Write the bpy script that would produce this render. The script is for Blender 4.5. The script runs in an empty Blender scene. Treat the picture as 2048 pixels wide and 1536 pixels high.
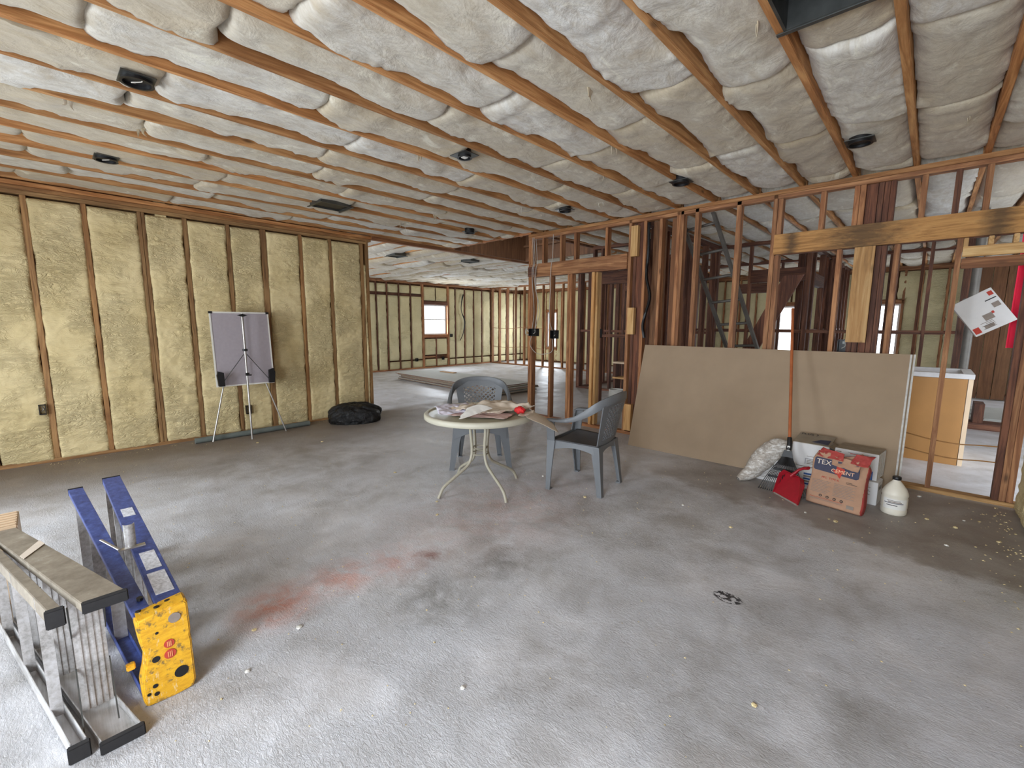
import bpy, bmesh, math, random
import numpy as np
from mathutils import Vector, Matrix, Euler
random.seed(7)
rng = np.random.RandomState(11)
SC = bpy.context.scene
COL = SC.collection
PI = math.pi

# ------------------------------------------------------------------ camera
cam_d = bpy.data.cameras.new('camera')
cam_d.sensor_width = 36.0
cam_d.lens = 885.0 / 2048.0 * 36.0
cam_d.clip_start = 0.05
cam_o = bpy.data.objects.new('camera', cam_d)
COL.objects.link(cam_o)
yaw, pitch, roll = math.radians(43.3), math.radians(7.7), math.radians(0.25)
fwd = Vector((-math.sin(yaw) * math.cos(pitch), math.cos(yaw) * math.cos(pitch), -math.sin(pitch)))
rgt = Vector((math.cos(yaw), math.sin(yaw), 0))
upv = rgt.cross(fwd)
R_ = rgt * math.cos(roll) + upv * math.sin(roll)
U_ = -rgt * math.sin(roll) + upv * math.cos(roll)
mw = Matrix((R_, U_, -fwd)).transposed().to_4x4()
mw.translation = (0, 0, 1.41)
cam_o.matrix_world = mw
SC.camera = cam_o

# ------------------------------------------------------------------ world, lights, exposure
SC.view_settings.view_transform = 'Standard'
SC.view_settings.look = 'None'
SC.view_settings.gamma = 1.0
SC.view_settings.use_curve_mapping = False
SC.view_settings.exposure = 0.38
wd = bpy.data.worlds.new('overcast_sky')
SC.world = wd
wd.use_nodes = True
wd.node_tree.nodes['Background'].inputs[0].default_value = (0.86, 0.93, 1.0, 1)
wd.node_tree.nodes['Background'].inputs[1].default_value = 3.5
SC.cycles.max_bounces = 8
SC.cycles.diffuse_bounces = 4


def area(name, loc, rot, sx, sy, power, col):
    l = bpy.data.lights.new(name, 'AREA')
    l.shape = 'RECTANGLE'
    l.size, l.size_y = sx, sy
    l.energy = power
    l.color = col
    o = bpy.data.objects.new(name, l)
    COL.objects.link(o)
    o.location = loc
    o.rotation_euler = rot
    return o


SKY = (0.82, 0.905, 1.0)
# daylight through the openings (each sits in a real opening of the shell)
area('daylight_patio_door', (-3.9, -2.0, 1.25), (math.radians(66), 0, math.radians(-4)), 1.2, 1.8, 70, SKY)
area('daylight_front_window', (-0.2, -2.0, 1.3), (math.radians(60), 0, 0), 1.4, 1.8, 140, SKY)
area('daylight_far_window', (-11.72, 8.85, 1.53), (0, PI / 2 * -1, 0), 0.9, 0.9, 40, SKY)
area('daylight_far_door', (-9.2, 1.15, 1.25), (PI / 2, 0, 0), 3.2, 2.1, 80, SKY)
area('daylight_corner_room', (-10.43, 13.1, 1.25), (-PI / 2, 0, 0), .45, 1.3, 50, SKY)
area('daylight_rear_window', (-2.7, 13.1, 1.25), (-PI / 2, 0, 0), 0.55, 1.3, 12, SKY)
area('daylight_rear_window_b', (-0.8, 13.1, 1.25), (-PI / 2, 0, 0), 0.45, 1.3, 12, SKY)
area('daylight_side_door', (2.4, 7.3, 1.2), (0, PI / 2, 0), 1.0, 1.6, 8, SKY)
area('daylight_side_window', (2.4, 11.5, 1.4), (0, PI / 2, 0), 1.4, 1.6, 6, SKY)


# ------------------------------------------------------------------ helpers: noise
def _h(ix, iy, seed):
    n = (ix.astype(np.int64) * 374761393 + iy.astype(np.int64) * 668265263 + seed * 982451653) & 0x7fffffff
    n = ((n ^ (n >> 13)) * 1274126177) & 0x7fffffff
    n = n ^ (n >> 16)
    return (n & 0xffff) / 65535.0


def vn(x, y, seed=0):
    x = np.asarray(x, float); y = np.asarray(y, float)
    ix = np.floor(x); iy = np.floor(y)
    fx = x - ix; fy = y - iy
    fx = fx * fx * (3 - 2 * fx); fy = fy * fy * (3 - 2 * fy)
    a = _h(ix, iy, seed); b = _h(ix + 1, iy, seed); c = _h(ix, iy + 1, seed); d = _h(ix + 1, iy + 1, seed)
    return (a * (1 - fx) + b * fx) * (1 - fy) + (c * (1 - fx) + d * fx) * fy


def fbm(x, y, seed=0, o=4):
    s = 0; a = .5; t = 0
    for k in range(o):
        s = s + a * vn(x * 2 ** k, y * 2 ** k, seed + k * 17); t += a; a *= .5
    return s / t * 2 - 1


# ------------------------------------------------------------------ helpers: materials
class NT:
    def __init__(s, name):
        s.m = bpy.data.materials.new(name); s.m.use_nodes = True
        s.t = s.m.node_tree; s.b = s.t.nodes['Principled BSDF']

    def n(s, typ, **kw):
        nd = s.t.nodes.new('ShaderNode' + typ)
        for k, v in kw.items():
            if k.startswith('i_'):
                nd.inputs[k[2:].replace('_', ' ')].default_value = v
            else:
                setattr(nd, k, v)
        return nd

    def l(s, a, b): s.t.links.new(a, b)

    def math(s, op, a, b=None, clamp=False):
        nd = s.n('Math', operation=op); nd.use_clamp = clamp
        for i, v in enumerate((a, b)):
            if v is None: continue
            if isinstance(v, (int, float)): nd.inputs[i].default_value = v
            else: s.l(v, nd.inputs[i])
        return nd.outputs[0]

    def ramp(s, fac, stops):
        nd = s.n('ValToRGB'); cr = nd.color_ramp
        while len(cr.elements) < len(stops): cr.elements.new(0.5)
        for e, (p, c) in zip(cr.elements, stops):
            e.position = p; e.color = (*c, 1) if len(c) == 3 else c
        s.l(fac, nd.inputs[0]); return nd.outputs[0]

    def mix(s, fac, a, b, mode='MIX'):
        nd = s.n('Mix', data_type='RGBA', blend_type=mode)
        for sock, v in ((nd.inputs[0], fac), (nd.inputs[6], a), (nd.inputs[7], b)):
            if isinstance(v, (int, float)): sock.default_value = v
            elif isinstance(v, tuple): sock.default_value = (*v, 1)
            else: s.l(v, sock)
        return nd.outputs[2]

    def noise(s, vec, scale, detail=4, rough=.55, dist=0.0):
        nd = s.n('TexNoise'); nd.inputs['Scale'].default_value = scale; nd.inputs['Detail'].default_value = detail
        nd.inputs['Roughness'].default_value = rough; nd.inputs['Distortion'].default_value = dist
        if vec is not None: s.l(vec, nd.inputs['Vector'])
        return nd.outputs['Fac']

    def mapped(s, vec, scale, loc=None):
        nd = s.n('Mapping'); nd.inputs['Scale'].default_value = scale
        s.l(vec, nd.inputs['Vector'])
        if loc is not None: s.l(loc, nd.inputs['Location'])
        return nd.outputs[0]

    def bump(s, h, strength=.5, dist=.01, prev=None):
        nd = s.n('Bump'); nd.inputs['Strength'].default_value = strength; nd.inputs['Distance'].default_value = dist
        s.l(h, nd.inputs['Height'])
        if prev: s.l(prev, nd.inputs['Normal'])
        return nd.outputs[0]


def srgb(r, g, b):
    f = lambda c: (c / 255 / 12.92) if c / 255 < .04045 else ((c / 255 + .055) / 1.055) ** 2.4
    return (f(r), f(g), f(b))


def plain(name, col, rough=.6, metal=0.0, var=.12, scale=14, bump=0.0, coat=0.0, trans=0.0):
    t = NT(name)
    tc = t.n('TexCoord').outputs['Object']
    nz = t.noise(tc, scale, 5)
    dark = tuple(c * (1 - var) for c in col); lite = tuple(min(1, c * (1 + var)) for c in col)
    t.l(t.ramp(nz, [(.3, dark), (.7, lite)]), t.b.inputs['Base Color'])
    t.b.inputs['Roughness'].default_value = rough
    t.b.inputs['Metallic'].default_value = metal
    if coat: t.b.inputs['Coat Weight'].default_value = coat
    if trans: t.b.inputs['Transmission Weight'].default_value = trans
    if bump:
        t.l(t.bump(t.noise(tc, scale * 5, 4), bump, .003), t.b.inputs['Normal'])
    return t.m


def wood(name, axis, c1, c2, knot=1.0):
    t = NT(name)
    tc = t.n('TexCoord').outputs['Object']
    rnd = t.n('ObjectInfo').outputs['Random']
    off = t.n('CombineXYZ')
    for i, k in enumerate((31.0, 17.0, 53.0)): t.l(t.math('MULTIPLY', rnd, k), off.inputs[i])
    sc = [9.0, 9.0, 9.0]; sc[axis] = .7
    v = t.mapped(tc, sc, off.outputs[0])
    g = t.noise(v, 2.2, 5, .6, 1.2)
    g2 = t.noise(t.mapped(tc, [x * 7 if i != axis else 2.0 for i, x in enumerate(sc)], off.outputs[0]), 1.6, 3, .7)
    fac = t.math('ADD', t.math('MULTIPLY', g, .75), t.math('MULTIPLY', g2, .25))
    col = t.ramp(fac, [(.32, tuple(c * .55 for c in c1)), (.46, c1), (.6, c2), (.75, tuple(min(1, c * 1.12) for c in c2))])
    # knots
    kv = [4.5, 4.5, 4.5]; kv[axis] = 1.6
    vo = t.n('TexVoronoi'); vo.inputs['Scale'].default_value = 1.3
    t.l(t.mapped(tc, kv, off.outputs[0]), vo.inputs['Vector'])
    kf = t.ramp(vo.outputs['Distance'], [(.03, (1, 1, 1)), (.11, (0, 0, 0))])
    col = t.mix(t.math('MULTIPLY', kf, .8 * knot), col, tuple(c * .22 for c in c1))
    # board to board tint
    r2 = t.math('FRACT', t.math('MULTIPLY', rnd, 7.31))
    tint = t.ramp(r2, [(0, (.72, .66, .62)), (.5, (1, 1, 1)), (1, (1.0, .86, .76))])
    col = t.mix(1.0, col, tint, 'MULTIPLY')
    # grime blotches
    bl = t.ramp(t.noise(t.mapped(tc, [1, 1, 1], off.outputs[0]), 2.3, 5), [(.45, (0, 0, 0)), (.75, (1, 1, 1))])
    col = t.mix(t.math('MULTIPLY', bl, .35), col, tuple(c * .5 for c in c1))
    t.l(col, t.b.inputs['Base Color'])
    t.b.inputs['Roughness'].default_value = .72
    t.l(t.bump(g2, .25, .002), t.b.inputs['Normal'])
    return t.m


WJ = [wood('joist_pine_%s' % a, i, srgb(178, 126, 76), srgb(214, 166, 112)) for i, a in enumerate('xyz')]
WS = [wood('stud_fir_%s' % a, i, srgb(150, 101, 66), srgb(192, 142, 98)) for i, a in enumerate('xyz')]
WD = [wood('old_shaded_stud_%s' % a, i, srgb(92, 56, 40), srgb(130, 86, 62)) for i, a in enumerate('xyz')]  # older wood, with the dimness of the framing behind put into its colour
WF = [wood('foam_dusted_stud_%s' % a, i, srgb(146, 110, 70), srgb(182, 146, 98), .6) for i, a in enumerate('xyz')]
WP = [wood('pale_stud_%s' % a, i, srgb(205, 160, 102), srgb(226, 190, 134)) for i, a in enumerate('xyz')]
PLY = wood('plywood_brown', 2, srgb(112, 76, 48), srgb(132, 92, 60), .2)


def beam_mat():
    t = NT('stained_beam_wood')
    tc = t.n('TexCoord').outputs['Object']
    v = t.mapped(tc, [.6, 8, 8])
    g = t.noise(v, 3, 6, .65, 1.5)
    col = t.ramp(g, [(.3, srgb(140, 96, 52)), (.5, srgb(190, 140, 82)), (.7, srgb(206, 160, 100))])
    sx = t.n('SeparateXYZ'); t.l(tc, sx.inputs[0])
    X = sx.outputs[0]
    nz = t.noise(t.mapped(tc, [2.2, 1, 9]), 3.0, 6, .7, .6)
    # black water stains between -0.55 and 0.2 of the beam's own length, and two spots
    m1 = t.math('SUBTRACT', 1.0, t.math('MULTIPLY', t.math('ABSOLUTE', t.math('SUBTRACT', X, -.22)), 1.9), True)
    m2 = t.math('SUBTRACT', 1.0, t.math('MULTIPLY', t.math('ABSOLUTE', t.math('SUBTRACT', X, .60)), 6.5), True)
    m3 = t.math('SUBTRACT', 1.0, t.math('MULTIPLY', t.math('ABSOLUTE', t.math('SUBTRACT', X, -.76)), 9.0), True)
    mm = t.math('MAXIMUM', t.math('MAXIMUM', m1, m2), m3)
    st = t.math('SUBTRACT', t.math('ADD', t.math('MULTIPLY', mm, .75), nz), .72, True)
    st = t.math('MULTIPLY', st, 2.2, True)
    col = t.mix(t.math('MULTIPLY', st, .75), col, srgb(62, 50, 36))
    t.l(col, t.b.inputs['Base Color']); t.b.inputs['Roughness'].default_value = .75
    return t.m


def foam_mat(name, c1, c2):
    t = NT(name)
    pos = t.n('NewGeometry').outputs['Position']
    n1 = t.noise(pos, 2.2, 5, .6)
    n2 = t.noise(t.mapped(pos, [1, 1, 3.0]), 16, 6, .65, .8)
    col = t.ramp(n1, [(.3, c1), (.7, c2)])
    col = t.mix(t.ramp(n2, [(.30, (.22, .22, .22)), (.42, (0, 0, 0))]), col, tuple(c * .62 for c in c1))
    t.l(col, t.b.inputs['Base Color']); t.b.inputs['Roughness'].default_value = .8
    # hardened drips: horizontal wrinkles and lumps
    n4 = t.noise(t.mapped(pos, [3.2, 3.2, 9]), 1.9, 4, .6, 2.2)
    rid = t.math('SUBTRACT', 1.0, t.math('MULTIPLY', t.math('ABSOLUTE', t.math('SUBTRACT', n4, .5)), 7.0), True)
    msk = t.ramp(t.noise(pos, 1.9, 3), [(.42, (.12, .12, .12)), (.6, (1, 1, 1))])
    n3 = t.noise(pos, 22, 4, .6, .8)
    b = t.bump(t.math('MULTIPLY', rid, msk), .65, .022)
    b = t.bump(t.math('MULTIPLY', n3, msk), .45, .014, b)
    t.l(b, t.b.inputs['Normal'])
    return t.m


FOAM = foam_mat('spray_foam_yellow', srgb(218, 198, 146), srgb(234, 216, 168))
FOAM_F = foam_mat('spray_foam_far', srgb(218, 206, 160), srgb(230, 220, 178))


def batt_mat(name, extra_tan):
    t = NT(name)
    pos = t.n('NewGeometry').outputs['Position']
    rnd = t.n('ObjectInfo').outputs['Random']
    n1 = t.noise(pos, 1.3, 4, .6)
    n2 = t.noise(t.mapped(pos, [3, 1, 1]), 9, 6, .7, .7)
    base = t.ramp(t.math('ADD', t.math('MULTIPLY', rnd, .5), t.math('MULTIPLY', n1, .5)),
                  [(.2, srgb(214, 212, 206)), (.42, srgb(198, 190, 172)), (.62, srgb(184, 169, 142)), (.85, srgb(206, 198, 180))])
    col = t.mix(t.math('MULTIPLY', t.ramp(n2, [(.35, (1, 1, 1)), (.6, (0, 0, 0))]), .45), base, srgb(158, 142, 116))
    n5 = t.noise(t.mapped(pos, [2, 1, 1]), 3.2, 5, .65, .9)
    col = t.mix(t.math('MULTIPLY', t.ramp(n5, [(.52, (0, 0, 0)), (.66, (1, 1, 1))]), .5), col, srgb(176, 160, 132))
    col = t.mix(t.math('MULTIPLY', t.ramp(n5, [(.33, (1, 1, 1)), (.42, (0, 0, 0))]), .6), col, srgb(226, 222, 204))
    # faint grey ink marks of the print
    vo = t.n('TexVoronoi'); vo.inputs['Scale'].default_value = 1.15; t.l(pos, vo.inputs['Vector'])
    ink = t.math('MULTIPLY', t.ramp(vo.outputs['Distance'], [(.03, (1, 1, 1)), (.055, (0, 0, 0))]),
                 t.ramp(t.noise(pos, 55, 2), [(.48, (0, 0, 0)), (.54, (1, 1, 1))]))
    col = t.mix(t.math('MULTIPLY', ink, .6), col, srgb(110, 112, 112))
    t.l(col, t.b.inputs['Base Color']); t.b.inputs['Roughness'].default_value = .95
    t.b.inputs['Sheen Weight'].default_value = .25
    b = t.bump(t.noise(t.mapped(pos, [1.6, 1, 1]), 5, 5, .6, .6), .35, .05)
    b = t.bump(t.noise(pos, 45, 5, .75), .35, .006, b)
    t.l(b, t.b.inputs['Normal'])
    return t.m


BATT = batt_mat('fibreglass_batt', 0)


def concrete():
    t = NT('rough_concrete')
    pos = t.n('NewGeometry').outputs['Position']
    sx = t.n('SeparateXYZ'); t.l(pos, sx.inputs[0]); X, Y = sx.outputs[0], sx.outputs[1]
    big = t.noise(pos, .55, 5, .6)
    med = t.noise(pos, 3.0, 6, .65, .4)
    fine = t.noise(pos, 70, 3, .7)
    wob = t.noise(pos, 1.8, 5, .6)
    base = t.ramp(t.math('ADD', t.math('MULTIPLY', big, .5), t.math('MULTIPLY', med, .5)),
                  [(.36, srgb(168, 164, 160)), (.5, srgb(208, 207, 209)), (.62, srgb(228, 229, 234))])
    # dark specks: micro-shadows of the rough surface painted into the colour
    pit_shade = t.ramp(t.noise(t.mapped(pos, [1, 1.6, 1]), 46, 5, .8, .8), [(.33, (1, 1, 1)), (.40, (0, 0, 0))])
    pit_shade = t.math('MULTIPLY', pit_shade, t.ramp(t.noise(pos, 2.4, 5, .7), [(.42, (.15, .15, .15)), (.6, (1, 1, 1))]))
    base = t.mix(t.math('MULTIPLY', pit_shade, .75), base, srgb(104, 96, 84))

    def step(v, a, b):
        mr = t.n('MapRange'); mr.inputs['From Min'].default_value = a; mr.inputs['From Max'].default_value = b
        mr.interpolation_type = 'SMOOTHSTEP'
        t.l(v, mr.inputs['Value']); return mr.outputs[0]

    def spot(x, y, r, ys=1.0):
        dx = t.math('SUBTRACT', X, x); dy = t.math('MULTIPLY', t.math('SUBTRACT', Y, y), ys)
        d = t.math('SQRT', t.math('ADD', t.math('MULTIPLY', dx, dx), t.math('MULTIPLY', dy, dy)))
        return t.math('SUBTRACT', 1.0, t.math('DIVIDE', d, r), True)

    # old smooth brown-grey patch of slab along the framed wall
    wy = t.math('ADD', Y, t.math('MULTIPLY', t.math('SUBTRACT', wob, .5), .9))
    wx = t.math('ADD', X, t.math('MULTIPLY', t.math('SUBTRACT', wob, .5), .8))
    wy2 = t.math('ADD', wy, t.math('MULTIPLY', X, .22))
    ms = t.math('MULTIPLY', step(wy2, 3.48, 3.66), step(wx, -2.2, -1.2))
    ms = t.math('MULTIPLY', ms, t.math('SUBTRACT', 1.0, step(Y, 5.0, 5.1)))
    base = t.mix(t.math('MULTIPLY', ms, .8), base, t.ramp(med, [(.3, srgb(118, 108, 100)), (.7, srgb(156, 148, 140))]))
    # brown dust by the foam wall, darkened further with painted shade
    dl = t.math('MULTIPLY', t.math('SUBTRACT', 1.0, step(wx, -6.2, -4.2)), step(X, -6.6, -6.3))
    base = t.mix(t.math('MULTIPLY', dl, .9), base, srgb(128, 112, 96))
    # orange chalk dust
    brk = t.ramp(t.noise(pos, 9, 6, .7, .6), [(.3, (0, 0, 0)), (.62, (1, 1, 1))])
    o = t.math('MAXIMUM', spot(-2.27, .70, .26), t.math('MAXIMUM', t.math('MULTIPLY', spot(-2.28, 1.02, .26), .75), t.math('MULTIPLY', spot(-2.2, 1.35, .3), .6)))
    o = t.math('MAXIMUM', o, t.math('MULTIPLY', spot(-2.3, 2.3, .8, .6), .28))
    base = t.mix(t.math('MULTIPLY', t.math('MULTIPLY', o, brk), .95, True), base, srgb(214, 128, 96))
    o2 = t.math('MULTIPLY', spot(-2.10, 1.52, .14), 1.0)
    base = t.mix(t.math('MULTIPLY', t.math('MULTIPLY', o2, brk), .9), base, srgb(138, 76, 54))
    # dark damp patch
    dk = t.math('MAXIMUM', spot(-1.75, 1.30, .42), t.math('MULTIPLY', spot(-1.75, 1.75, .4), .8))
    base = t.mix(t.math('MULTIPLY', t.math('MULTIPLY', dk, brk), .75, True), base, srgb(104, 100, 90))
    bf = t.math('MULTIPLY', spot(-.2, 1.15, .35, .7), brk)
    base = t.mix(t.math('MULTIPLY', bf, .5), base, srgb(140, 116, 88))
    # black tar spot
    bt = t.math('MULTIPLY', t.ramp(spot(-.646, 2.334, .10, 1.4), [(.25, (0, 0, 0)), (.35, (1, 1, 1))]), t.ramp(t.noise(pos, 38, 3), [(.45, (0, 0, 0)), (.5, (1, 1, 1))]))
    base = t.mix(bt, base, srgb(52, 52, 58))
    # tan dirt film
    base = t.mix(t.math('MULTIPLY', t.ramp(t.noise(pos, 1.1, 6, .7), [(.5, (0, 0, 0)), (.75, (1, 1, 1))]), .30), base, srgb(156, 146, 130))
    t.l(base, t.b.inputs['Base Color'])
    t.l(t.ramp(med, [(.3, (.42, .42, .42)), (.7, (.62, .62, .62))]), t.b.inputs['Roughness'])
    smooth = t.math('SUBTRACT', 1.0, t.math('MULTIPLY', ms, .8))
    far = t.math('MULTIPLY', smooth, t.math('SUBTRACT', 1.0, step(Y, 5.0, 5.2)))
    rgh = t.ramp(t.noise(pos, 1.7, 5, .65, .5), [(.38, (.25, .25, .25)), (.55, (1, 1, 1))])
    h1 = t.noise(t.mapped(pos, [1, 2.2, 1]), 40, 6, .7, 1.1)
    h2 = t.noise(t.mapped(pos, [2.3, 1, 1]), 13, 4, .6, 2.2)
    hm = t.math('ADD', t.math('MULTIPLY', t.ramp(h1, [(.35, (0, 0, 0)), (.6, (1, 1, 1))]), .7), t.math('MULTIPLY', h2, .6))
    b = t.bump(t.math('MULTIPLY', t.math('MULTIPLY', hm, far), rgh), .8, .007)
    b = t.bump(fine, .25, .002, b)
    t.l(b, t.b.inputs['Normal'])
    return t.m


CONC = concrete()
M_DRY = plain('drywall_back_paper', srgb(160, 139, 115), .85, 0, .05, 5)
M_DRYE = plain('drywall_edge_white', srgb(205, 203, 198), .8, 0, .15, 25)
M_STK = plain('weathered_sheet_edge', srgb(128, 114, 96), .85, 0, .2, 9)
M_DRYG = plain('drywall_face_grey', srgb(196, 198, 192), .8, 0, .06, 3)
M_CHAIR = plain('grey_resin', srgb(106, 109, 112), .45, 0, .07, 7)
M_SEAT = plain('dusty_dark_seat', srgb(78, 78, 80), .6, 0, .15, 9)
M_TUBE = plain('beige_enamel_tube', srgb(170, 164, 146), .5, 0, .06, 12)
M_TOP = plain('beige_tabletop', srgb(168, 164, 138), .35, 0, .10, 6)
M_RIM = plain('cream_table_rim', srgb(190, 186, 168), .5, 0, .05, 8)
M_PAPER = plain('cream_paper', srgb(222, 208, 190), .85, 0, .09, 9)
M_PAPERW = plain('white_paper', srgb(228, 226, 220), .8, 0, .05, 9)
M_LAV = plain('white_cloth', srgb(222, 218, 232), .85, 0, .06, 9)
M_PINK = plain('pinkish_paper', srgb(220, 190, 182), .85, 0, .12, 12)
M_RED = plain('red_rag', srgb(196, 32, 34), .7, 0, .25, 30)
M_REDP = plain('red_plastic', srgb(158, 26, 40), .4, 0, .12, 20)
M_REDC = plain('red_cloth', srgb(204, 30, 62), .8, 0, .10, 4)
M_BLK = plain('black_plastic', srgb(22, 22, 24), .45, 0, .2, 30)
M_RUB = plain('black_rubber', srgb(34, 33, 34), .8, 0, .2, 40)
M_SILV = plain('silver_tube', srgb(190, 188, 184), .35, .8, .08, 20)
M_WBACK = plain('whiteboard_back', srgb(168, 160, 166), .65, 0, .04, 30)
M_WHITE = plain('white_plastic', srgb(226, 224, 216), .5, 0, .05, 10)
M_JUG = plain('translucent_white_jug', srgb(226, 220, 204), .45, 0, .06, 10)
M_ORNG = plain('orange_wood_handle', srgb(172, 96, 54), .55, 0, .15, 12)
M_KRAFT = plain('kraft_paper', srgb(172, 134, 108), .85, 0, .10, 9, .25)
M_BAGR = plain('red_printed_paper', srgb(160, 62, 56), .85, 0, .16, 12, .25)
M_NAVY = plain('navy_print', srgb(66, 66, 84), .85, 0, .12, 30)
M_INK = plain('black_print', srgb(48, 46, 48), .85, 0, .1, 30)
M_INKG = plain('grey_print', srgb(140, 128, 118), .85, 0, .1, 30)
M_INKR = plain('red_print', srgb(182, 64, 50), .85, 0, .12, 30)
M_INKO = plain('orange_print', srgb(226, 148, 100), .85, 0, .1, 30)
M_INKL = plain('pale_orange_print', srgb(240, 196, 160), .85, 0, .1, 30)
M_INKB = plain('blue_print', srgb(52, 86, 146), .8, 0, .3, 40)
M_CARTON = plain('white_carton', srgb(214, 212, 210), .75, 0, .05, 8)
M_CARTON_IN = plain('dusty_carton_top', srgb(150, 138, 120), .85, 0, .12, 12)
M_PIPE = plain('grey_pvc', srgb(108, 116, 112), .5, 0, .12, 8)
M_CABLE = plain('white_cable', srgb(196, 190, 180), .5, 0, .05, 10)
M_DUCT = plain('galvanised_duct', srgb(90, 92, 90), .4, .7, .2, 12)
M_CAB = plain('brown_hardboard', srgb(170, 122, 66), .6, 0, .07, 4)
M_CABW = plain('pale_maple_edge', srgb(222, 196, 164), .5, 0, .05, 6)
M_CABT = plain('dusty_white_top', srgb(206, 204, 204), .6, 0, .08, 10)
M_YEL = None
M_FRAME = plain('white_vinyl_frame', srgb(224, 226, 226), .4, 0, .03, 6)
M_DARKM = plain('dark_membrane', srgb(72, 70, 62), .8, 0, .15, 12)


def alu_mat():
    t = NT('worn_aluminium')
    tc = t.n('TexCoord').outputs['Object']
    a = t.noise(t.mapped(tc, [1.2, 30, 30]), 2.0, 5, .7)
    b = t.noise(tc, 5, 5, .7)
    col = t.ramp(t.math('ADD', t.math('MULTIPLY', a, .5), t.math('MULTIPLY', b, .5)), [(.33, srgb(140, 137, 132)), (.5, srgb(196, 194, 192)), (.68, srgb(224, 224, 226))])
    t.l(col, t.b.inputs['Base Color'])
    t.b.inputs['Metallic'].default_value = .55
    t.l(t.ramp(b, [(.3, (.35, .35, .35)), (.7, (.6, .6, .6))]), t.b.inputs['Roughness'])
    return t.m


def alu_dust():
    t = NT('dusty_aluminium')
    tc = t.n('TexCoord').outputs['Object']
    b = t.noise(tc, 7, 6, .75)
    col = t.ramp(b, [(.35, srgb(122, 112, 98)), (.6, srgb(158, 148, 132)), (.75, srgb(196, 190, 178))])
    t.l(col, t.b.inputs['Base Color'])
    t.b.inputs['Metallic'].default_value = .15
    t.b.inputs['Roughness'].default_value = .6
    return t.m


def blue_mat():
    t = NT('scuffed_blue_fibreglass')
    tc = t.n('TexCoord').outputs['Object']
    b = t.noise(tc, 30, 6, .75)
    col = t.ramp(b, [(.25, srgb(44, 52, 96)), (.5, srgb(66, 82, 142)), (.66, srgb(86, 106, 172)), (.78, srgb(190, 200, 216))])
    t.l(col, t.b.inputs['Base Color'])
    t.b.inputs['Roughness'].default_value = .38
    return t.m


def yellow_mat():
    t = NT('scuffed_yellow_plastic')
    tc = t.n('TexCoord').outputs['Object']
    b = t.noise(t.mapped(tc, [1, 3, 10]), 8, 6, .75, .4)
    b2 = t.noise(tc, 36, 5, .7)
    col = t.ramp(b, [(.3, srgb(200, 142, 24)), (.6, srgb(230, 176, 40))])
    col = t.mix(t.ramp(b2, [(.55, (0, 0, 0)), (.64, (.8, .8, .8))]), col, srgb(96, 84, 62))
    col = t.mix(t.ramp(t.noise(t.mapped(tc, [1, 6, 1.5]), 9, 5, .75), [(.60, (0, 0, 0)), (.68, (.85, .85, .85))]), col, srgb(226, 210, 170))
    t.l(col, t.b.inputs['Base Color']); t.b.inputs['Roughness'].default_value = .45
    return t.m


M_OLDALU = plain('dull_old_aluminium', srgb(104, 100, 94), .5, .3, .2, 8)
M_ALU, M_ALUD, M_BLUE, M_YEL = alu_mat(), alu_dust(), blue_mat(), yellow_mat()
M_BEAM = beam_mat()


def glossy_bag():
    t = NT('black_bin_liner')
    t.b.inputs['Base Color'].default_value = (.008, .008, .009, 1)
    t.b.inputs['Roughness'].default_value = .28
    tc = t.n('TexCoord').outputs['Object']
    t.l(t.bump(t.noise(tc, 14, 6, .7, 1.2), .8, .03), t.b.inputs['Normal'])
    return t.m


M_BIN = glossy_bag()


def clear_sack():
    t = NT('cloudy_plastic_sack')
    tc = t.n('TexCoord').outputs['Object']
    nz = t.noise(t.mapped(tc, [2, 2, 5]), 8, 6, .75, 1.0)
    t.l(t.ramp(nz, [(.3, srgb(150, 138, 126)), (.5, srgb(192, 184, 174)), (.62, srgb(236, 234, 230))]), t.b.inputs['Base Color'])
    t.b.inputs['Roughness'].default_value = .3
    t.l(t.bump(t.noise(tc, 20, 6, .7, 1.2), .7, .02), t.b.inputs['Normal'])
    return t.m


M_SACK = clear_sack()


def glass_mat():
    m = bpy.data.materials.new('window_glass'); m.use_nodes = True
    nt = m.node_tree; nt.nodes.clear()
    o = nt.nodes.new('ShaderNodeOutputMaterial'); mx = nt.nodes.new('ShaderNodeMixShader')
    tr = nt.nodes.new('ShaderNodeBsdfTransparent'); gl = nt.nodes.new('ShaderNodeBsdfGlossy')
    gl.inputs['Roughness'].default_value = .05
    mx.inputs[0].default_value = .06
    nt.links.new(tr.outputs[0], mx.inputs[1]); nt.links.new(gl.outputs[0], mx.inputs[2]); nt.links.new(mx.outputs[0], o.inputs[0])
    return m


M_GLASS = glass_mat()


# ------------------------------------------------------------------ helpers: objects
def link(name, me, mats, parent=None, loc=(0, 0, 0), rot=None):
    o = bpy.data.objects.new(name, me)
    COL.objects.link(o)
    if not me.materials:
        for m in (mats if isinstance(mats, (list, tuple)) else [mats]): me.materials.append(m)
    o.location = loc
    if rot is not None: o.rotation_euler = rot
    if parent: o.parent = parent
    return o


def tag(o, label, cat, group=None, kind=None):
    o['label'] = label; o['category'] = cat
    if group: o['group'] = group
    if kind: o['kind'] = kind
    return o


def empty(name, loc, label, cat, rz=0, group=None, kind=None):
    o = bpy.data.objects.new(name, None); COL.objects.link(o)
    o.empty_display_size = .1
    o.location = loc; o.rotation_euler = (0, 0, rz)
    return tag(o, label, cat, group, kind)


def mesh(verts, faces, smooth=False, name='mesh'):
    me = bpy.data.meshes.new(name)
    me.from_pydata([tuple(map(float, v)) for v in verts], [], faces)
    me.update()
    if smooth: me.polygons.foreach_set('use_smooth', [True] * len(me.polygons))
    return me


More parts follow.
